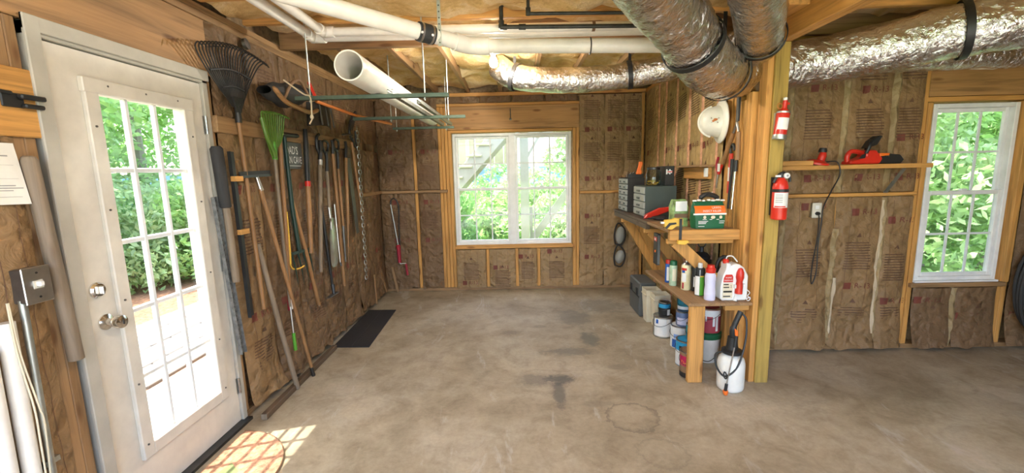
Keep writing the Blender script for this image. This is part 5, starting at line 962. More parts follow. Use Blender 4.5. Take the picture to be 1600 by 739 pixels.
# white jug with red sprayer wand
t = thing('weed_spray_jug', 'white gallon jug with red trigger grip and red label', 'jug', (1.50, 2.97, SZ)); jy0, jd = 2.925, 0.10
prof = [(1.412, 0.0), (1.585, 0.0), (1.592, 0.02), (1.592, 0.175), (1.560, 0.235), (1.525, 0.262), (1.490, 0.262), (1.470, 0.245), (1.468, 0.268), (1.440, 0.268), (1.438, 0.225), (1.418, 0.18), (1.405, 0.10), (1.405, 0.02)]
MB().prism([(x, jy0, SZ+z) for x, z in prof], (0, jd, 0)).build('jug_body', 'white', t, False, 0.014)
MB().lathe((1.453, 2.975, SZ+0.262), (0, 0, 1), [(0.021, 0), (0.021, 0.022), (0.012, 0.03), (0, 0.03)], 16).build('cap', 'red', t, True); MB().tube(spline([(1.453, 2.975, SZ+0.285), (1.46, 2.97, SZ+0.31), (1.49, 2.96, SZ+0.312), (1.52, 2.95, SZ+0.275)], 6), 0.0045, 8).build('hose', 'white', t, True)
MB().lathe((1.523, 2.918, SZ+0.055), (0.04, 0, 1), [(0.0, -0.005), (0.026, 0), (0.024, 0.05), (0.020, 0.09), (0.027, 0.115), (0.025, 0.15), (0.014, 0.178), (0, 0.184)], 18).build('trigger_grip', 'red', t, True)
MB().box(1.490, 1.500, 2.905, 2.926, SZ+0.095, SZ+0.12).build('clip', 'white', t); MB().box(1.548, 1.562, 2.905, 2.926, SZ+0.09, SZ+0.125).build('clip', 'white', t)
MB().prism([(1.418, 2.9235, SZ+0.135), (1.484, 2.9235, SZ+0.135), (1.484, 2.9235, SZ+0.175), (1.476, 2.9235, SZ+0.19), (1.432, 2.9235, SZ+0.19), (1.42, 2.9235, SZ+0.165)], (0, -0.001, 0)).build('red_label', 'red', t)
m2 = MB(); put_text(m2, 'HOME', (1.452, 2.9215, SZ+0.168), (1, 0, 0), (0, 0, 1), 0.015); put_text(m2, 'DEFENSE', (1.452, 2.9215, SZ+0.148), (1, 0, 0), (0, 0, 1), 0.0145); m2.build('label_lettering', 'print_white', t)
MB().box(1.416, 1.484, 2.9225, 2.9235, SZ+0.02, SZ+0.128).build('paper_label', 'cream', t); m2 = MB()
for z, a_, b_ in ((0.115, 1.42, 1.455), (0.095, 1.42, 1.46), (0.062, 1.42, 1.48), (0.066, 1.42, 1.48), (0.03, 1.42, 1.47)): m2.box(a_, b_, 2.9215, 2.9224, SZ+z, SZ+z+0.008)
put_text(m2, '2', (1.472, 2.9215, SZ+0.104), (1, 0, 0), (0, 0, 1), 0.026); m2.build('label_print', 'print_black', t); MB().prism([(1.492, 2.922, SZ+0.002), (1.535, 2.922, SZ+0.002), (1.51, 2.905, SZ+0.002), (1.50, 2.91, SZ+0.05)], (0, 0.004, 0)).build('base_flap', 'white', t)
MB().tube(spline([(1.585, 2.93, SZ+0.08), (1.600, 2.915, SZ+0.06), (1.585, 2.912, SZ+0.04), (1.602, 2.908, SZ+0.02), (1.585, 2.902, SZ+0.006), (1.575, 2.905, SZ+0.02), (1.60, 2.905, SZ+0.03)], 6), 0.003, 6).build('coiled_hose', 'white', t, True)

# ---- paint cans and buckets on the floor
def paint(label, x, y, z, r, h, body, parts, lid='steel'):
    t = can('paint_can', label, x, y, z, r, h, body, parts, 'paint can', 'paint cans under the low shelf')
    MB().lathe((x, y, z+h-0.003), (0, 0, 1), [(r*1.02, -0.004), (r*1.03, 0.003), (r*0.9, 0.006), (r*0.86, 0.001), (0, 0.001)], 24).build('lid', lid, t, True)
    MB().tube([(x+(r+0.004)*math.cos(q_), y+(r+0.004)*math.sin(q_), z+h*0.8-0.05*math.sin((q_-2.2)/3.14*math.pi) if True else 0) for q_ in np.linspace(2.2, 2.2+math.pi, 16)], 0.002, 5).build('bail', 'darksteel', t, True)
    return t
G, Q = 0.084, 0.052
paint('silver gallon paint can nearest the cream planters', 1.30, 3.78, 0.001, G, 0.195, 'galv', [('label', 0.08, 0.92, 'white', 1.0, 0), ('purple_mark', 0.68, 0.88, 'blue', 0.14, -0.62)])
paint('quart can with bright blue band on the silver gallon can', 1.31, 3.775, 0.2005, Q, 0.125, 'black', [('blue_band', 0.60, 0.88, pm('bright blue', (0.02, 0.30, 0.55), 0.4), 1.4, 0), ('white_patch', 0.08, 0.5, 'white', 0.3, 0.75)])
paint('white and blue gallon paint can in the middle of the row', 1.37, 3.53, 0.001, G, 0.195, 'white', [('blue_label', 0.05, 0.42, 'blue', 0.45, -0.45), ('blue_print', 0.46, 0.66, pm('sky blue', (0.25, 0.4, 0.75), 0.4), 0.4, -0.3)])
paint('blue-grey quart can on the white and blue gallon can', 1.375, 3.51, 0.2005, 0.055, 0.125, pm('denim blue', (0.13, 0.18, 0.32), 0.4), [('grey_label', 0.12, 0.60, 'lilac', 0.9, 0)])
paint('teal topped quart can, highest of the stacked cans', 1.395, 3.55, 0.330, Q, 0.115, 'teal', [('white_band', 0.05, 0.28, 'white', 1.2, 0)])
paint('gallon can with bright blue top half beside the front leg', 1.29, 3.185, 0.001, G, 0.205, pm('can blue', (0.02, 0.28, 0.5), 0.4), [('white_label', 0.05, 0.62, 'white', 1.2, -0.2), ('black_mark', 0.60, 0.82, 'black', 0.18, -0.55)])
paint('dark teal quart can standing on the blue gallon can', 1.325, 3.17, 0.2105, Q, 0.125, 'teal', [('dark_label', 0.2, 0.7, 'black', 0.9, 0)])
t = paint('deck stain can with maroon label behind the front leg', 1.245, 2.995, 0.001, 0.078, 0.195, pm('stain brown', (0.24, 0.14, 0.07), 0.4), [('maroon_label', 0.48, 0.86, pm('crimson', (0.42, 0.01, 0.07), 0.4), 1.3, 0), ('dark_foot', 0.03, 0.22, 'black', 1.3, 0)])
kk = math.atan2(-2.995, -1.245); m2 = MB(); curl_text(m2, 'Deck', (1.245, 2.995), 0.0805, kk-0.42, 0.118, 0.042, 1.0); m2.build('label_lettering', pm('gold print', (0.72, 0.28, 0.06), 0.5), t)
t = thing('white_bucket', 'white pail with a dark teal lid behind the sprayer', 'bucket', (1.475, 3.28, 0.001)); MB().lathe((1.475, 3.28, 0.001), (0, 0, 1), [(0.088, 0), (0.092, 0.005), (0.105, 0.20), (0.107, 0.205)], 28).build('pail', 'white', t, True); MB().lathe((1.475, 3.28, 0.196), (0, 0, 1), [(0.110, 0), (0.112, 0.004), (0.112, 0.04), (0.10, 0.047), (0, 0.047)], 28).build('lid', 'dgreen', t, True); MB().tube(spline([(1.37, 3.25, 0.19), (1.36, 3.17, 0.08), (1.45, 3.16, 0.03), (1.54, 3.19, 0.10), (1.575, 3.25, 0.19)], 6), 0.003, 6).build('bail', 'darksteel', t, True)
t = paint('maroon gallon can with white drips on the teal lidded pail', 1.485, 3.27, 0.2445, 0.086, 0.195, pm('dripped maroon', (0.36, 0.04, 0.06), 0.5), [('white_drips', 0.70, 0.95, 'white', 1.1, 0.1), ('drip', 0.3, 0.72, 'white', 0.10, 0.45), ('drip', 0.1, 0.72, 'white', 0.12, 0.75), ('drip', 0.5, 0.72, 'white', 0.06, -0.2)])
for k, (x, y, h, lab) in enumerate(((1.350, 4.02, 0.33, 'tall square cream planter, nearer of the two by the black case'), (1.315, 4.185, 0.335, 'tall square cream planter, farther of the two by the black case'))):
    t = thing('cream_planter', lab, 'planter', (x, y, 0.001), 'cream planters on the floor'); a_, b_ = 0.058, 0.075; m2 = MB()
    m2.raw([(x-a_, y-a_, 0.001), (x+a_, y-a_, 0.001), (x+a_, y+a_, 0.001), (x-a_, y+a_, 0.001), (x-b_, y-b_, h), (x+b_, y-b_, h), (x+b_, y+b_, h), (x-b_, y+b_, h), (x-b_+.006, y-b_+.006, h), (x+b_-.006, y-b_+.006, h), (x+b_-.006, y+b_-.006, h), (x-b_+.006, y+b_-.006, h), (x-a_+.006, y-a_+.006, 0.01), (x+a_-.006, y-a_+.006, 0.01), (x+a_-.006, y+a_-.006, 0.01), (x-a_+.006, y+a_-.006, 0.01)],
           [(0, 3, 2, 1)]+[(i, (i+1) % 4, 4+(i+1) % 4, 4+i) for i in range(4)]+[(4+i, 4+(i+1) % 4, 8+(i+1) % 4, 8+i) for i in range(4)]+[(8+i, 8+(i+1) % 4, 12+(i+1) % 4, 12+i) for i in range(4)]+[(12, 13, 14, 15)]); m2.build('pot_wall', 'cream', t)
    m2 = MB(); e_ = b_+0.004; m2.box(x-e_, x+e_, y-e_, y-b_+0.003, h-0.06, h-0.05).box(x-e_, x-b_+0.003, y-e_, y+e_, h-0.06, h-0.05); m2.build('rim_band', 'cream', t)
t = thing('black_case', 'black hard case standing on the floor under the bench', 'case', (1.31, 4.48, 0)); MB().box(1.225, 1.40, 4.29, 4.68, 0.001, 0.36).build('case_shell', 'dgrey', t, False, 0.012)
for y in (4.38, 4.59): MB().box(1.213, 1.226, y-0.02, y+0.02, 0.22, 0.29).build('latch', 'black', t, False, 0.003)
MB().box(1.220, 1.226, 4.30, 4.67, 0.205, 0.212).build('seam', 'black', t)
# ---- pump sprayer
t = thing('pump_sprayer', 'white pump sprayer tank with black pump and red nozzle', 'sprayer', (1.435, 2.93, 0)); sx, sy_ = 1.440, 2.80
MB().lathe((sx, sy_, 0.001), (0, 0, 1), [(0.070, 0), (0.084, 0.012), (0.088, 0.03), (0.088, 0.19), (0.080, 0.225), (0.055, 0.248), (0.042, 0.255), (0.042, 0.27)], 32).build('tank', 'poly', t, True)
MB().lathe((sx, sy_, 0.262), (0, 0, 1), [(0.062, 0), (0.066, 0.006), (0.066, 0.022), (0.04, 0.03), (0.034, 0.07), (0.030, 0.115), (0, 0.115)], 24).build('pump_collar', 'black', t, True)
MB().tube(spline([(sx+0.005, sy_, 0.36), (sx+0.000, sy_, 0.42), (sx+0.012, sy_, 0.47), (sx+0.045, sy_, 0.555)], 5), [0.022]*8+[0.018]*8, 12).build('pump_handle', 'black', t, True)
MB().tube(spline([(sx+0.05, sy_, 0.545), (sx+0.075, sy_-0.02, 0.50), (sx+0.055, sy_-0.06, 0.36), (sx+0.0, sy_-0.085, 0.20), (sx-0.07, sy_-0.07, 0.125), (sx-0.11, sy_-0.03, 0.17), (sx-0.11, sy_, 0.25), (sx-0.05, sy_, 0.275)], 6), 0.0065, 8).build('hose', 'black', t, True)
MB().tube([(sx-0.028, sy_-0.092, 0.36), (sx-0.075, sy_-0.098, 0.07)], 0.0045, 8).build('wand', 'chrome', t, True); MB().tube([(sx-0.022, sy_-0.09, 0.42), (sx-0.030, sy_-0.092, 0.34)], 0.011, 10).build('wand_grip', 'black', t, True); MB().prism([(sx-0.035, sy_-0.098, 0.47), (sx-0.015, sy_-0.098, 0.455), (sx-0.012, sy_-0.098, 0.41), (sx-0.03, sy_-0.098, 0.42)], (0, 0.015, 0)).build('trigger', 'orange', t, False, 0.003)
MB().tube([(sx-0.073, sy_-0.098, 0.085), (sx-0.078, sy_-0.098, 0.035)], 0.010, 10).build('nozzle_body', 'black', t, True); MB().lathe((sx-0.078, sy_-0.098, 0.038), (0.1, 0, -1), [(0.016, 0), (0.018, 0.012), (0.012, 0.03), (0, 0.032)], 12).build('nozzle_tip', 'orange', t, True)
MB().tube([(sx-0.075, sy_-0.078+0.022*math.cos(q_), 0.135+0.022*math.sin(q_)) for q_ in np.linspace(0, 6.283, 12)[:-1]], 0.004, 6, closed=True).build('hose_clip', 'black', t, True)
# ---- fire extinguishers on the post
t = thing('fire_extinguisher', 'larger red extinguisher with white label, lower on the post', 'extinguisher', (1.70, 2.82, 1.17), 'extinguishers on the post'); ex, ey = 1.703, 2.818
MB().lathe((ex, ey, 1.175), (0, 0, 1), [(0.040, 0), (0.046, 0.006), (0.046, 0.215), (0.038, 0.245), (0.020, 0.268), (0.016, 0.275)], 28).build('cylinder', 'red', t, True)
an = np.linspace(-1.57-1.25, -1.57+0.75, 20); MB().grid([[(ex+0.0472*math.cos(q_), ey+0.0472*math.sin(q_), z) for q_ in an] for z in (1.255, 1.352)]).build('label', 'white', t, True)
m2 = MB()
for z in (1.335, 1.322, 1.312, 1.300, 1.288): m2.grid([[(ex+0.0477*math.cos(q_), ey+0.0477*math.sin(q_), zz) for q_ in np.linspace(-2.6, -1.75, 8)] for zz in (z, z+0.004)])
m2.build('label_print', 'print_grey', t); m2 = MB().grid([[(ex+0.0477*math.cos(q_), ey+0.0477*math.sin(q_), zz) for q_ in np.linspace(-2.7, -1.3, 8)] for zz in (1.258, 1.266)]); m2.build('label_red_line', 'red', t)
MB().lathe((ex, ey, 1.355), (0, 0, 1), [(0.0465, 0), (0.049, 0.002), (0.049, 0.017), (0.0465, 0.019)], 28).build('bracket_strap', 'black', t, True); MB().box(ex-0.035, ex+0.035, 2.858, 2.8712, 1.20, 1.45).build('wall_bracket', 'black', t)
MB().lathe((ex, ey, 1.445), (0, 0, 1), [(0.018, 0), (0.018, 0.03), (0, 0.03)], 14).build('valve', 'black', t, True); MB().tube(spline([(ex-0.05, ey-0.005, 1.415), (ex-0.025, ey-0.005, 1.46), (ex+0.01, ey, 1.478), (ex+0.05, ey, 1.455), (ex+0.058, ey, 1.42)], 5), 0.008, 8).build('lever', 'black', t, True)
gz = MB().lathe((ex+0.022, ey-0.016, 1.460), (0, -1, 0), [(0.018, 0), (0.018, 0.012), (0.014, 0.014), (0, 0.014)], 18).build('gauge', 'white', t, True); MB().lathe((ex+0.022, ey-0.0305, 1.460), (0, -1, 0), [(0.007, 0), (0.007, 0.001)], 10).build('gauge_dial', 'print_grey', gz); MB().obox((ex-0.032, ey-0.02, 1.458), (0.03, 0.01, 0.012)).build('safety_pin', 'white', t)
t = thing('fire_extinguisher', 'smaller red extinguisher high up near the top of the post', 'extinguisher', (1.69, 2.82, 1.70), 'extinguishers on the post'); ex, ey = 1.690, 2.826; ax_ = Vector((0.10, 0, 1)).normalized()
MB().lathe((ex-0.012, ey, 1.705), ax_, [(0.034, 0), (0.038, 0.005), (0.038, 0.145), (0.03, 0.165), (0.016, 0.178), (0.015, 0.19)], 24).build('cylinder', 'red', t, True)
MB().grid([[tuple(Vector((ex-0.012, ey, 1.705))+ax_*h_+Vector((0.0392*math.cos(q_), 0.0392*math.sin(q_), -0.1*0.0392*math.cos(q_)))) for q_ in np.linspace(-1.57-1.1, -1.57+0.7, 16)] for h_ in (0.045, 0.118)]).build('label', 'white', t, True); MB().lathe((ex-0.014, ey, 1.690), ax_, [(0.040, 0), (0.042, 0.004), (0.040, 0.03)], 24).build('base_bracket', 'galv', t, True); MB().lathe(Vector((ex-0.012, ey, 1.705))+ax_*0.148, ax_, [(0.040, 0), (0.0405, 0.010), (0.039, 0.012)], 24).build('neck_bracket', 'galv', t, True)
MB().tube([Vector((ex-0.012, ey, 1.705))+ax_*0.188, Vector((ex-0.012, ey, 1.705))+ax_*0.228], 0.014, 12).build('valve', 'red', t, True); MB().box(ex-0.005, ex+0.035, ey-0.006, ey+0.006, 1.905, 1.918).build('lever', 'red', t); MB().lathe((ex+0.009, ey, 1.930), (0, 0, 1), [(0.012, 0), (0.012, 0.018), (0.006, 0.022), (0, 0.022)], 12).build('top_cap', 'white', t, True); MB().tube([(ex-0.028+0.016*math.cos(q_), ey-0.01, 1.898+0.016*math.sin(q_)) for q_ in np.linspace(0, 6.283, 14)[:-1]], 0.0025, 6, closed=True).build('pull_ring', 'orangehandle', t, True)
MB().box(ex-0.03, ex+0.03, 2.855, 2.8712, 1.70, 1.86).build('wall_bracket', 'galv', t)

# ---- right wall shelf and things on it
t = thing('wall_shelf', 'long narrow pine shelf on the right wall left of the window', 'shelf', (2.45, 3.28, 1.49)); MB().box(1.745, 3.03, 3.20, 3.372, 1.488, 1.520).build('shelf_board', 'pine_x', t, False, 0.003)
MB().bar((2.845, 3.37, 1.30), (2.865, 3.25, 1.484), 0.03, 0.006, (1, 0, 0)).build('shelf_bracket', 'galv', t); MB().box(1.76, 1.80, 3.30, 3.372, 1.40, 1.486).build('cleat', 'pine_z', t)
t = thing('wood_offcut', 'short pale board lying at the left end of the wall shelf', 'wood', (1.95, 3.22, 1.52)); MB().box(1.86, 2.16, 3.196, 3.24, 1.521, 1.556).build('offcut', 'pine_x', t, False, 0.003); MB().box(2.1601, 2.1612, 3.2, 3.236, 1.524, 1.553).build('sawn_end', 'oldpine_z', t)
t = thing('orbital_sander', 'red disc shaped power tool with black grip on the wall shelf', 'power tool', (2.23, 3.27, 1.52)); MB().lathe((2.23, 3.275, 1.5215), (0.15, -0.1, 1), [(0.05, 0), (0.085, 0.006), (0.085, 0.018), (0.05, 0.036), (0.03, 0.042), (0, 0.042)], 24).build('disc_guard', 'red', t, True); MB().tube(spline([(2.26, 3.275, 1.55), (2.275, 3.275, 1.595), (2.28, 3.28, 1.62)], 4), [0.026]*5+[0.022]*4, 12).build('motor', 'red', t, True); MB().lathe((2.275, 3.28, 1.615), (0.1, 0, 1), [(0.026, 0), (0.028, 0.012), (0.022, 0.032), (0, 0.034)], 14).build('grip', 'black', t, True)
t = thing('chainsaw', 'red and black chainsaw with covered bar on the wall shelf', 'chainsaw', (2.6, 3.27, 1.52))
MB().prism([(2.44, 3.22, 1.523), (2.66, 3.22, 1.523), (2.68, 3.22, 1.56), (2.63, 3.22, 1.62), (2.565, 3.22, 1.625), (2.555, 3.22, 1.58), (2.50, 3.22, 1.555), (2.45, 3.22, 1.55)], (0, 0.10, 0)).build('housing', 'red', t, False, 0.008)
MB().tube(spline([(2.455, 3.27, 1.54), (2.452, 3.27, 1.58), (2.475, 3.27, 1.615), (2.52, 3.27, 1.615), (2.56, 3.27, 1.605)], 5), 0.017, 10).build('rear_handle', 'red', t, True); MB().tube(spline([(2.55, 3.22, 1.60), (2.57, 3.215, 1.66), (2.60, 3.25, 1.69), (2.62, 3.30, 1.68), (2.63, 3.33, 1.61)], 5), 0.012, 10).build('front_handle', 'black', t, True)
MB().prism([(2.57, 3.235, 1.635), (2.64, 3.235, 1.66), (2.675, 3.235, 1.725), (2.65, 3.235, 1.728), (2.60, 3.235, 1.69)], (0, 0.07, 0)).build('hand_guard', 'black', t, False, 0.005); MB().prism([(2.62, 3.24, 1.523), (2.83, 3.24, 1.523), (2.85, 3.24, 1.55), (2.82, 3.24, 1.585), (2.70, 3.24, 1.60), (2.62, 3.24, 1.595)], (0, 0.02, 0)).build('bar_cover', 'black', t, False, 0.004)
MB().prism([(2.65, 3.214, 1.575), (2.715, 3.214, 1.582), (2.72, 3.214, 1.598), (2.65, 3.214, 1.60)], (0, 0.03, 0)).build('side_cover', 'orange', t, False, 0.003); MB().box(2.715, 2.725, 3.225, 3.24, 1.575, 1.583).build('tension_screw', 'steel', t); MB().prism([(2.50, 3.2185, 1.56), (2.545, 3.2185, 1.565), (2.55, 3.2185, 1.60), (2.52, 3.2185, 1.59)], (0, 0.001, 0)).build('vent', 'black', t)
t = thing('wall_outlet', 'almond duplex outlet on the right wall below the shelf', 'outlet', (2.32, 3.36, 1.115)); MB().box(2.285, 2.358, 3.352, 3.362, 1.115, 1.232).build('cover_plate', 'outlet', t, False, 0.003); MB().box(2.29, 2.353, 3.362, 3.385, 1.12, 1.228).build('box_body', 'galv', t)
for z in (1.150, 1.198): MB().box(2.307, 2.336, 3.3505, 3.352, z-0.014, z+0.014).build('socket', 'white', t)
t = thing('power_cord', 'thin black cord hanging from the shelf past the outlet', 'cord', (2.33, 3.34, 0.60)); MB().tube(spline([(2.28, 3.25, 1.545), (2.325, 3.19, 1.54), (2.345, 3.182, 1.45), (2.345, 3.25, 1.33), (2.352, 3.33, 1.2), (2.35, 3.335, 1.08), (2.335, 3.33, 0.9), (2.332, 3.32, 0.70), (2.31, 3.32, 0.60), (2.295, 3.32, 0.62), (2.30, 3.325, 0.75), (2.325, 3.33, 0.95), (2.33, 3.335, 1.10), (2.33, 3.345, 1.148)], 8), 0.0045, 8).build('cable', 'black', t, True); MB().lathe((2.32, 3.351, 1.150), (0, -1, 0), [(0.014, 0), (0.014, 0.02), (0.007, 0.034), (0, 0.035)], 12).build('plug', 'black', t, True)
t = thing('garden_hose', 'coil of black hose hanging at the right edge of the wall', 'hose', (4.15, 3.34, 0.1))
MB().box(4.10, 4.20, 3.30, 3.40, 0.93, 0.965).build('hanger', 'galv', t)
for k in range(7):
    rx, rz = 0.235-0.012*(k % 3), 0.42-0.014*(k % 4); cy = 3.285+0.016*(k % 4)-0.01*(k//4)
    MB().tube([(4.14+rx*math.cos(q_), cy+0.006*math.sin(q_*2+k), 0.545+rz*math.sin(q_)) for q_ in np.linspace(0, 6.283, 41)[:-1]], 0.0125, 8, closed=True).build('hose_loop', 'rubber', t, True)
t = thing('loose_insulation', 'torn pale insulation scrap hanging above the right window', 'insulation', (3.5, 3.35, 2.2)); rows = [[(3.36+0.28*i/6, 3.365-0.03*math.sin(math.pi*j/4), 2.20+0.05*j/4*(1-0.4*abs(i/3-1))+0.02*mnoise.noise(Vector((i*.7, j*.6, 2)))) for j in range(5)] for i in range(7)]; m2 = MB().grid(rows); n_ = len(m2.V); m2.V += [(x, y+0.012, z) for x, y, z in m2.V]; m2.F += [tuple(i+n_ for i in f[::-1]) for f in list(m2.F)]; m2.MI += m2.MI; m2.build('tuft', 'cream', t, True); MB().tube([(3.36, 3.36, 2.24), (3.33, 3.37, 2.27)], 0.006, 5).build('torn_end', 'cream', t)

# ================================================================== OUTDOORS
def gz_(x, y):
    z = -0.12
    if y > 7: z -= min(9, (y-7)*0.30)
    if x > 6.5: z -= min(4, (x-6.5)*0.10)
    return z
xs_ = list(np.linspace(-60, -8, 12))+list(np.linspace(-6, 8, 15))+list(np.linspace(10, 70, 12)); ys_ = list(np.linspace(-60, -4, 10))+list(np.linspace(-2, 12, 15))+list(np.linspace(15, 140, 16))
gr = MB().grid([[(x, y, gz_(x, y)-0.02) for x in xs_] for y in ys_]).build('ground', 'grass'); gr['kind'] = 'structure'
gm = MB().grid([[(x, y, -0.118+0.012*mnoise.noise(Vector((x*3, y*3, 0)))) for x in np.linspace(-7.0, -1.95, 50)] for y in np.linspace(-1, 8.5, 80)]).build('mulch_bed', 'mulch'); gm['kind'] = 'structure'
pd = MB().box(-2.85, -1.89, 1.2, 3.6, -0.13, -0.05).build('door_pad', 'pad', None, False, 0.01); pd['kind'] = 'structure'
dw = MB().box(-1.9, 9.0, -9.0, -1.2, -0.16, -0.08).build('bounce_driveway', 'pad'); dw['kind'] = 'structure'  # unseen pale slab added to bounce sunlight indoors
pv = structure('paver_path', (-3.6, 4.0, -0.1)); base_p = None
for i in range(4):
    for k in range(18):
        x, y = -3.30-0.34*i, 0.6+0.42*k+(0.2 if i % 2 else 0)
        if base_p is None: base_p = MB().box(x, x+0.325, y, y+0.405, -0.13, -0.088).build('paver', 'pavers', pv, False, 0.008); bx, by = x, y
        else:
            c_ = base_p.copy(); col.objects.link(c_); c_.parent = pv; c_.location = (x-bx, y-by, random.uniform(-0.004, 0.004))
rng = np.random.default_rng(5)
def leaves(centers, n, size, seed):
    r_ = np.random.default_rng(seed); V = np.zeros((n*4, 3)); C = np.array([c[:3] for c in centers]); Rr = np.array([c[3:6] for c in centers])
    wgt = (Rr.prod(axis=1))**(2/3); idx = r_.choice(len(C), n, p=wgt/wgt.sum()); d = r_.normal(size=(n, 3)); d /= np.linalg.norm(d, axis=1)[:, None]
    rad = r_.uniform(0.55, 1.0, n)**0.6; P = C[idx]+d*Rr[idx]*rad[:, None]
    a_ = r_.normal(size=(n, 3)); a_ /= np.linalg.norm(a_, axis=1)[:, None]; b_ = np.cross(a_, r_.normal(size=(n, 3))); b_ /= np.linalg.norm(b_, axis=1)[:, None]
    s_ = size*r_.uniform(0.6, 1.3, n)[:, None]
    V[0::4] = P-a_*s_; V[1::4] = P+b_*s_*0.45; V[2::4] = P+a_*s_; V[3::4] = P-b_*s_*0.45
    return V
def leafmesh(name, V, mat, parent):
    n = len(V)//4; o_ = ORG[parent.name]; V = V-np.array(o_); me = bpy.data.meshes.new(name)
    me.vertices.add(n*4); me.vertices.foreach_set('co', V.astype(np.float32).ravel()); me.loops.add(n*4); me.loops.foreach_set('vertex_index', np.arange(n*4, dtype=np.int32)); me.polygons.add(n); me.polygons.foreach_set('loop_start', np.arange(0, n*4, 4, dtype=np.int32))
    me.update(); me.validate(); me.materials.append(M[mat]); ob = bpy.data.objects.new(name, me); col.objects.link(ob); ob.parent = parent; ob['kind'] = 'stuff'; return ob
def tree(name, label, cat, x, y, h, rad, mat, n, size, seed, group=None, trunk=True, low=0.35, lean=0):
    z0 = gz_(x, y); t = thing(name, label, cat, (x, y, z0), group); r_ = random.Random(seed); cs = []
    for k in range(16):
        f = low+(1-low)*r_.random(); a_ = r_.random()*6.28; q_ = rad*0.62*math.sqrt(r_.random())*(1.15-0.5*abs(f-0.55)); s_ = rad*r_.uniform(0.32, 0.5)
        cs.append((x+q_*math.cos(a_)+lean*f, y+q_*math.sin(a_), z0+h*f-s_*0.3, s_, s_, s_*0.8))
    leafmesh('foliage', leaves(cs, n, size, seed), mat, t)
    if trunk: MB().tube(spline([(x, y, z0-0.05), (x+lean*0.3+0.05, y, z0+h*0.4), (x+lean*0.7, y+0.05, z0+h*0.8)], 5), [max(0.02, 0.035*h*(1-0.07*k)*0.6) for k in range(11)], 9).build('trunk', 'bark', t, True)
    else:
        for k in range(5): MB().tube([(x, y, z0-0.02), (x+0.4*rad*math.cos(k*1.26), y+0.4*rad*math.sin(k*1.26), z0+h*0.6)], [0.02, 0.008], 6).build('stem', 'bark', t, True)
    return t
# beyond the glazed door
for k, (x, y, h, rd, m_, nm) in enumerate(((-5.9, 4.6, 1.5, 0.95, 'leaf_a', 'bright shrub'), (-6.3, 6.0, 1.7, 1.05, 'leaf_c', 'pale shrub'), (-5.4, 7.3, 1.6, 1.0, 'leaf_a', 'leafy shrub'), (-6.6, 8.4, 1.9, 1.2, 'leaf_b', 'dark shrub'))):
    tree('garden_shrub', ('%s outside the door, ' % nm)+('nearest to the path', 'second behind the path', 'third behind the path', 'farthest beyond the path')[k], 'shrub', x, y, h, rd, m_, 6000, 0.06, 20+k, 'shrubs outside the door', False, 0.15)
for k, (x, y, h, rd, m_) in enumerate(((-8.4, 5.6, 6.5, 2.6, 'leaf_a'), (-8.2, 9.2, 7.5, 2.9, 'leaf_c'), (-11.5, 7.0, 9.0, 3.4, 'leaf_b'), (-9.8, 12.5, 8.5, 3.2, 'leaf_a'), (-12, 2.8, 8, 3.2, 'leaf_c'), (-15, 11, 11, 4.5, 'leaf_b'))):
    tree('garden_tree', ('tree with drooping leaves seen in the upper left door panes', 'pale tree filling the upper right door panes', 'dark tree behind the others outside the door', 'bright tree farthest right outside the door', 'pale tree farthest left outside the door', 'tall dark tree at the back outside the door')[k], 'tree', x, y, h, rd, m_, 11000, 0.10, 40+k, 'trees outside the door', True, 0.2)
# beyond the right window
for k, (x, y, h, rd, m_) in enumerate(((6.9, 7.4, 5.5, 2.3, 'leaf_c'), (9.4, 8.6, 6.5, 2.7, 'leaf_a'), (7.6, 10.4, 8.5, 3.2, 'leaf_b'), (11.8, 10.8, 9.5, 3.6, 'leaf_c'), (10.0, 14, 11, 4.2, 'leaf_a'), (15, 14, 12, 5, 'leaf_b'))):
    tree('forest_tree', ('pale tree nearest to the right window', 'bright tree second outside the right window', 'dark tree behind the pale one at the right window', 'pale tall tree at the right side of the right window', 'bright tall tree far outside the right window', 'dark tall tree farthest outside the right window')[k], 'tree', x, y, h, rd, m_, 14000, 0.085, 60+k, 'trees outside the right window', True, 0.08)
# beyond the back window
bw = [(-2.6, 11.5, 3.2, 1.5, 'leaf_b'), (-0.6, 13.0, 3.4, 1.7, 'leaf_a'), (1.4, 12.2, 3.0, 1.5, 'leaf_c'), (2.6, 14.5, 7.5, 2.2, 'leaf_c'), (-3.6, 18, 6.2, 2.9, 'leaf_a'), (0.2, 20, 6.4, 3.0, 'leaf_c'), (3.8, 21, 7.4, 3.2, 'leaf_a'), (-1.8, 27, 9.0, 4.0, 'leaf_b'), (-7, 30, 10, 4.6, 'leaf_c'), (3.0, 31, 10.0, 4.6, 'leaf_a'), (8, 33, 12, 5, 'leaf_b'), (-4, 42, 11.0, 6.0, 'leaf_a'), (3.5, 46, 11.2, 6.5, 'leaf_c'), (-11, 48, 12.0, 6.5, 'leaf_b'), (11, 50, 13, 6.8, 'leaf_a')]
ordn = ['dark bush', 'bright bush', 'pale bush', 'slender tree with a visible trunk', 'bright tree', 'pale tree', 'bright rounded tree', 'dark tree', 'pale broad tree', 'bright broad tree', 'dark broad tree', 'bright distant tree', 'pale distant tree', 'dark distant tree', 'bright most distant tree']
wher = ['below the stairs at the left', 'in the middle of the slope', 'beside the diagonal brace', 'at the right edge of the back window', 'on the left slope', 'in the centre of the slope', 'on the right slope', 'in the valley centre', 'in the valley at left', 'in the valley at right', 'in the valley far right', 'left of the valley centre', 'right of the valley centre', 'at the far left valley', 'at the far right valley']
for k, (x, y, h, rd, m_) in enumerate(bw): tree('valley_tree', ordn[k]+' '+wher[k], 'tree', x, y, h*(0.84 if k != 3 else 1.0), rd*0.85, m_, 8000, 0.05+0.004*y, 80+k, 'trees beyond the back window', True, 0.12)
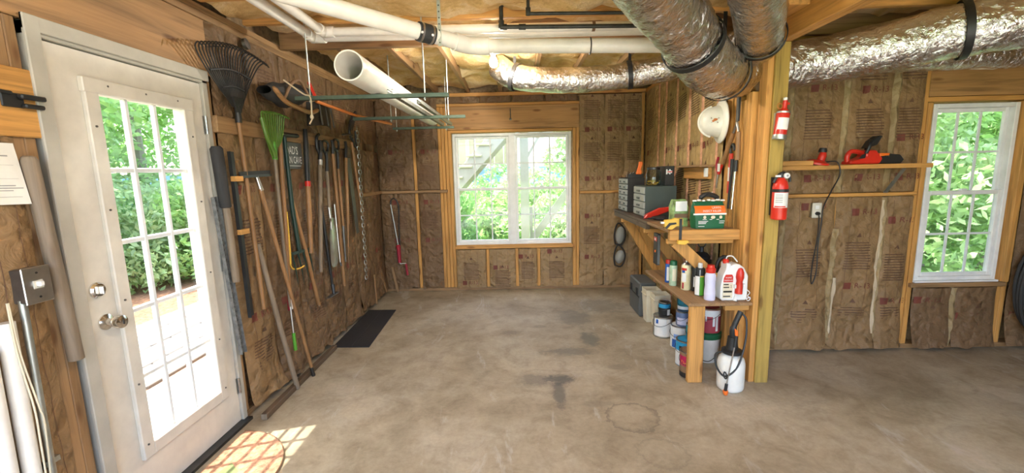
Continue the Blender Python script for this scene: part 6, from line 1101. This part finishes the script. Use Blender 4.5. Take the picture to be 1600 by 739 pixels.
hl = MB(); rows = []
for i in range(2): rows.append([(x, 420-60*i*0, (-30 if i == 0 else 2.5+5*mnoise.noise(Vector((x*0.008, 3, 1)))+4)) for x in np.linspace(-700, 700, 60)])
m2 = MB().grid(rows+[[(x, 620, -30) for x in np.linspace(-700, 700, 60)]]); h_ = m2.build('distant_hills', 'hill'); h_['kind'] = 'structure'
# outdoor stairs and deck frame outside the back window
t = thing('outdoor_stairs', 'beige deck stairs slanting past the back window', 'stairs', (-1.2, 8.0, 1.0))
S0, S1 = Vector((-2.3, 8.0, 0.08)), Vector((0.35, 8.0, 2.92))
for y in (7.75, 8.75): MB().bar(S0+Vector((0, y-8, 0)), S1+Vector((0, y-8, 0)), 0.26, 0.045, (0, 0, 1)).build('stringer', 'greywood', t, False, 0.004)
for k in range(15):
    p = S0.lerp(S1, (k+0.5)/15); MB().box(p.x-0.13, p.x+0.15, 7.70, 8.80, p.z+0.12, p.z+0.155).build('tread', 'beige', t, False, 0.004)
for k in range(5): MB().box(-1.9+0.42*k, -1.82+0.42*k, 8.78, 8.85, 0.6+0.45*k, 3.2).build('baluster', 'beige', t)
t = thing('deck_wall', 'beige slatted deck skirt above the outdoor stairs', 'wall', (-1.2, 9.2, 1.6))
for k in range(12): MB().box(-2.5+0.2*k, -2.315+0.2*k, 9.2, 9.23, 1.7, 3.4).build('board', 'beige', t)
t = thing('deck_post', 'tall pale deck post outside the back window', 'post', (0.10, 8.0, -0.5)); MB().box(0.03, 0.19, 7.95, 8.10, gz_(0, 8)-0.1, 3.4).build('post', 'greywood', t, False, 0.006); MB().bar((0.12, 8.0, 1.72), (0.50, 8.0, 2.35), 0.06, 0.05, (0, 1, 0)).build('upper_brace', 'greywood', t)
t = thing('deck_brace', 'pale diagonal timber brace low outside the back window', 'brace', (0.65, 8.2, -0.5)); MB().bar((0.22, 8.2, 0.18), (1.15, 8.2, 1.42), 0.14, 0.05, (1, 0, 0)).build('timber', 'greywood', t, False, 0.004); MB().box(0.20, 0.26, 8.17, 8.23, gz_(0, 8.2)-0.05, 0.85).build('stake', 'greywood', t)
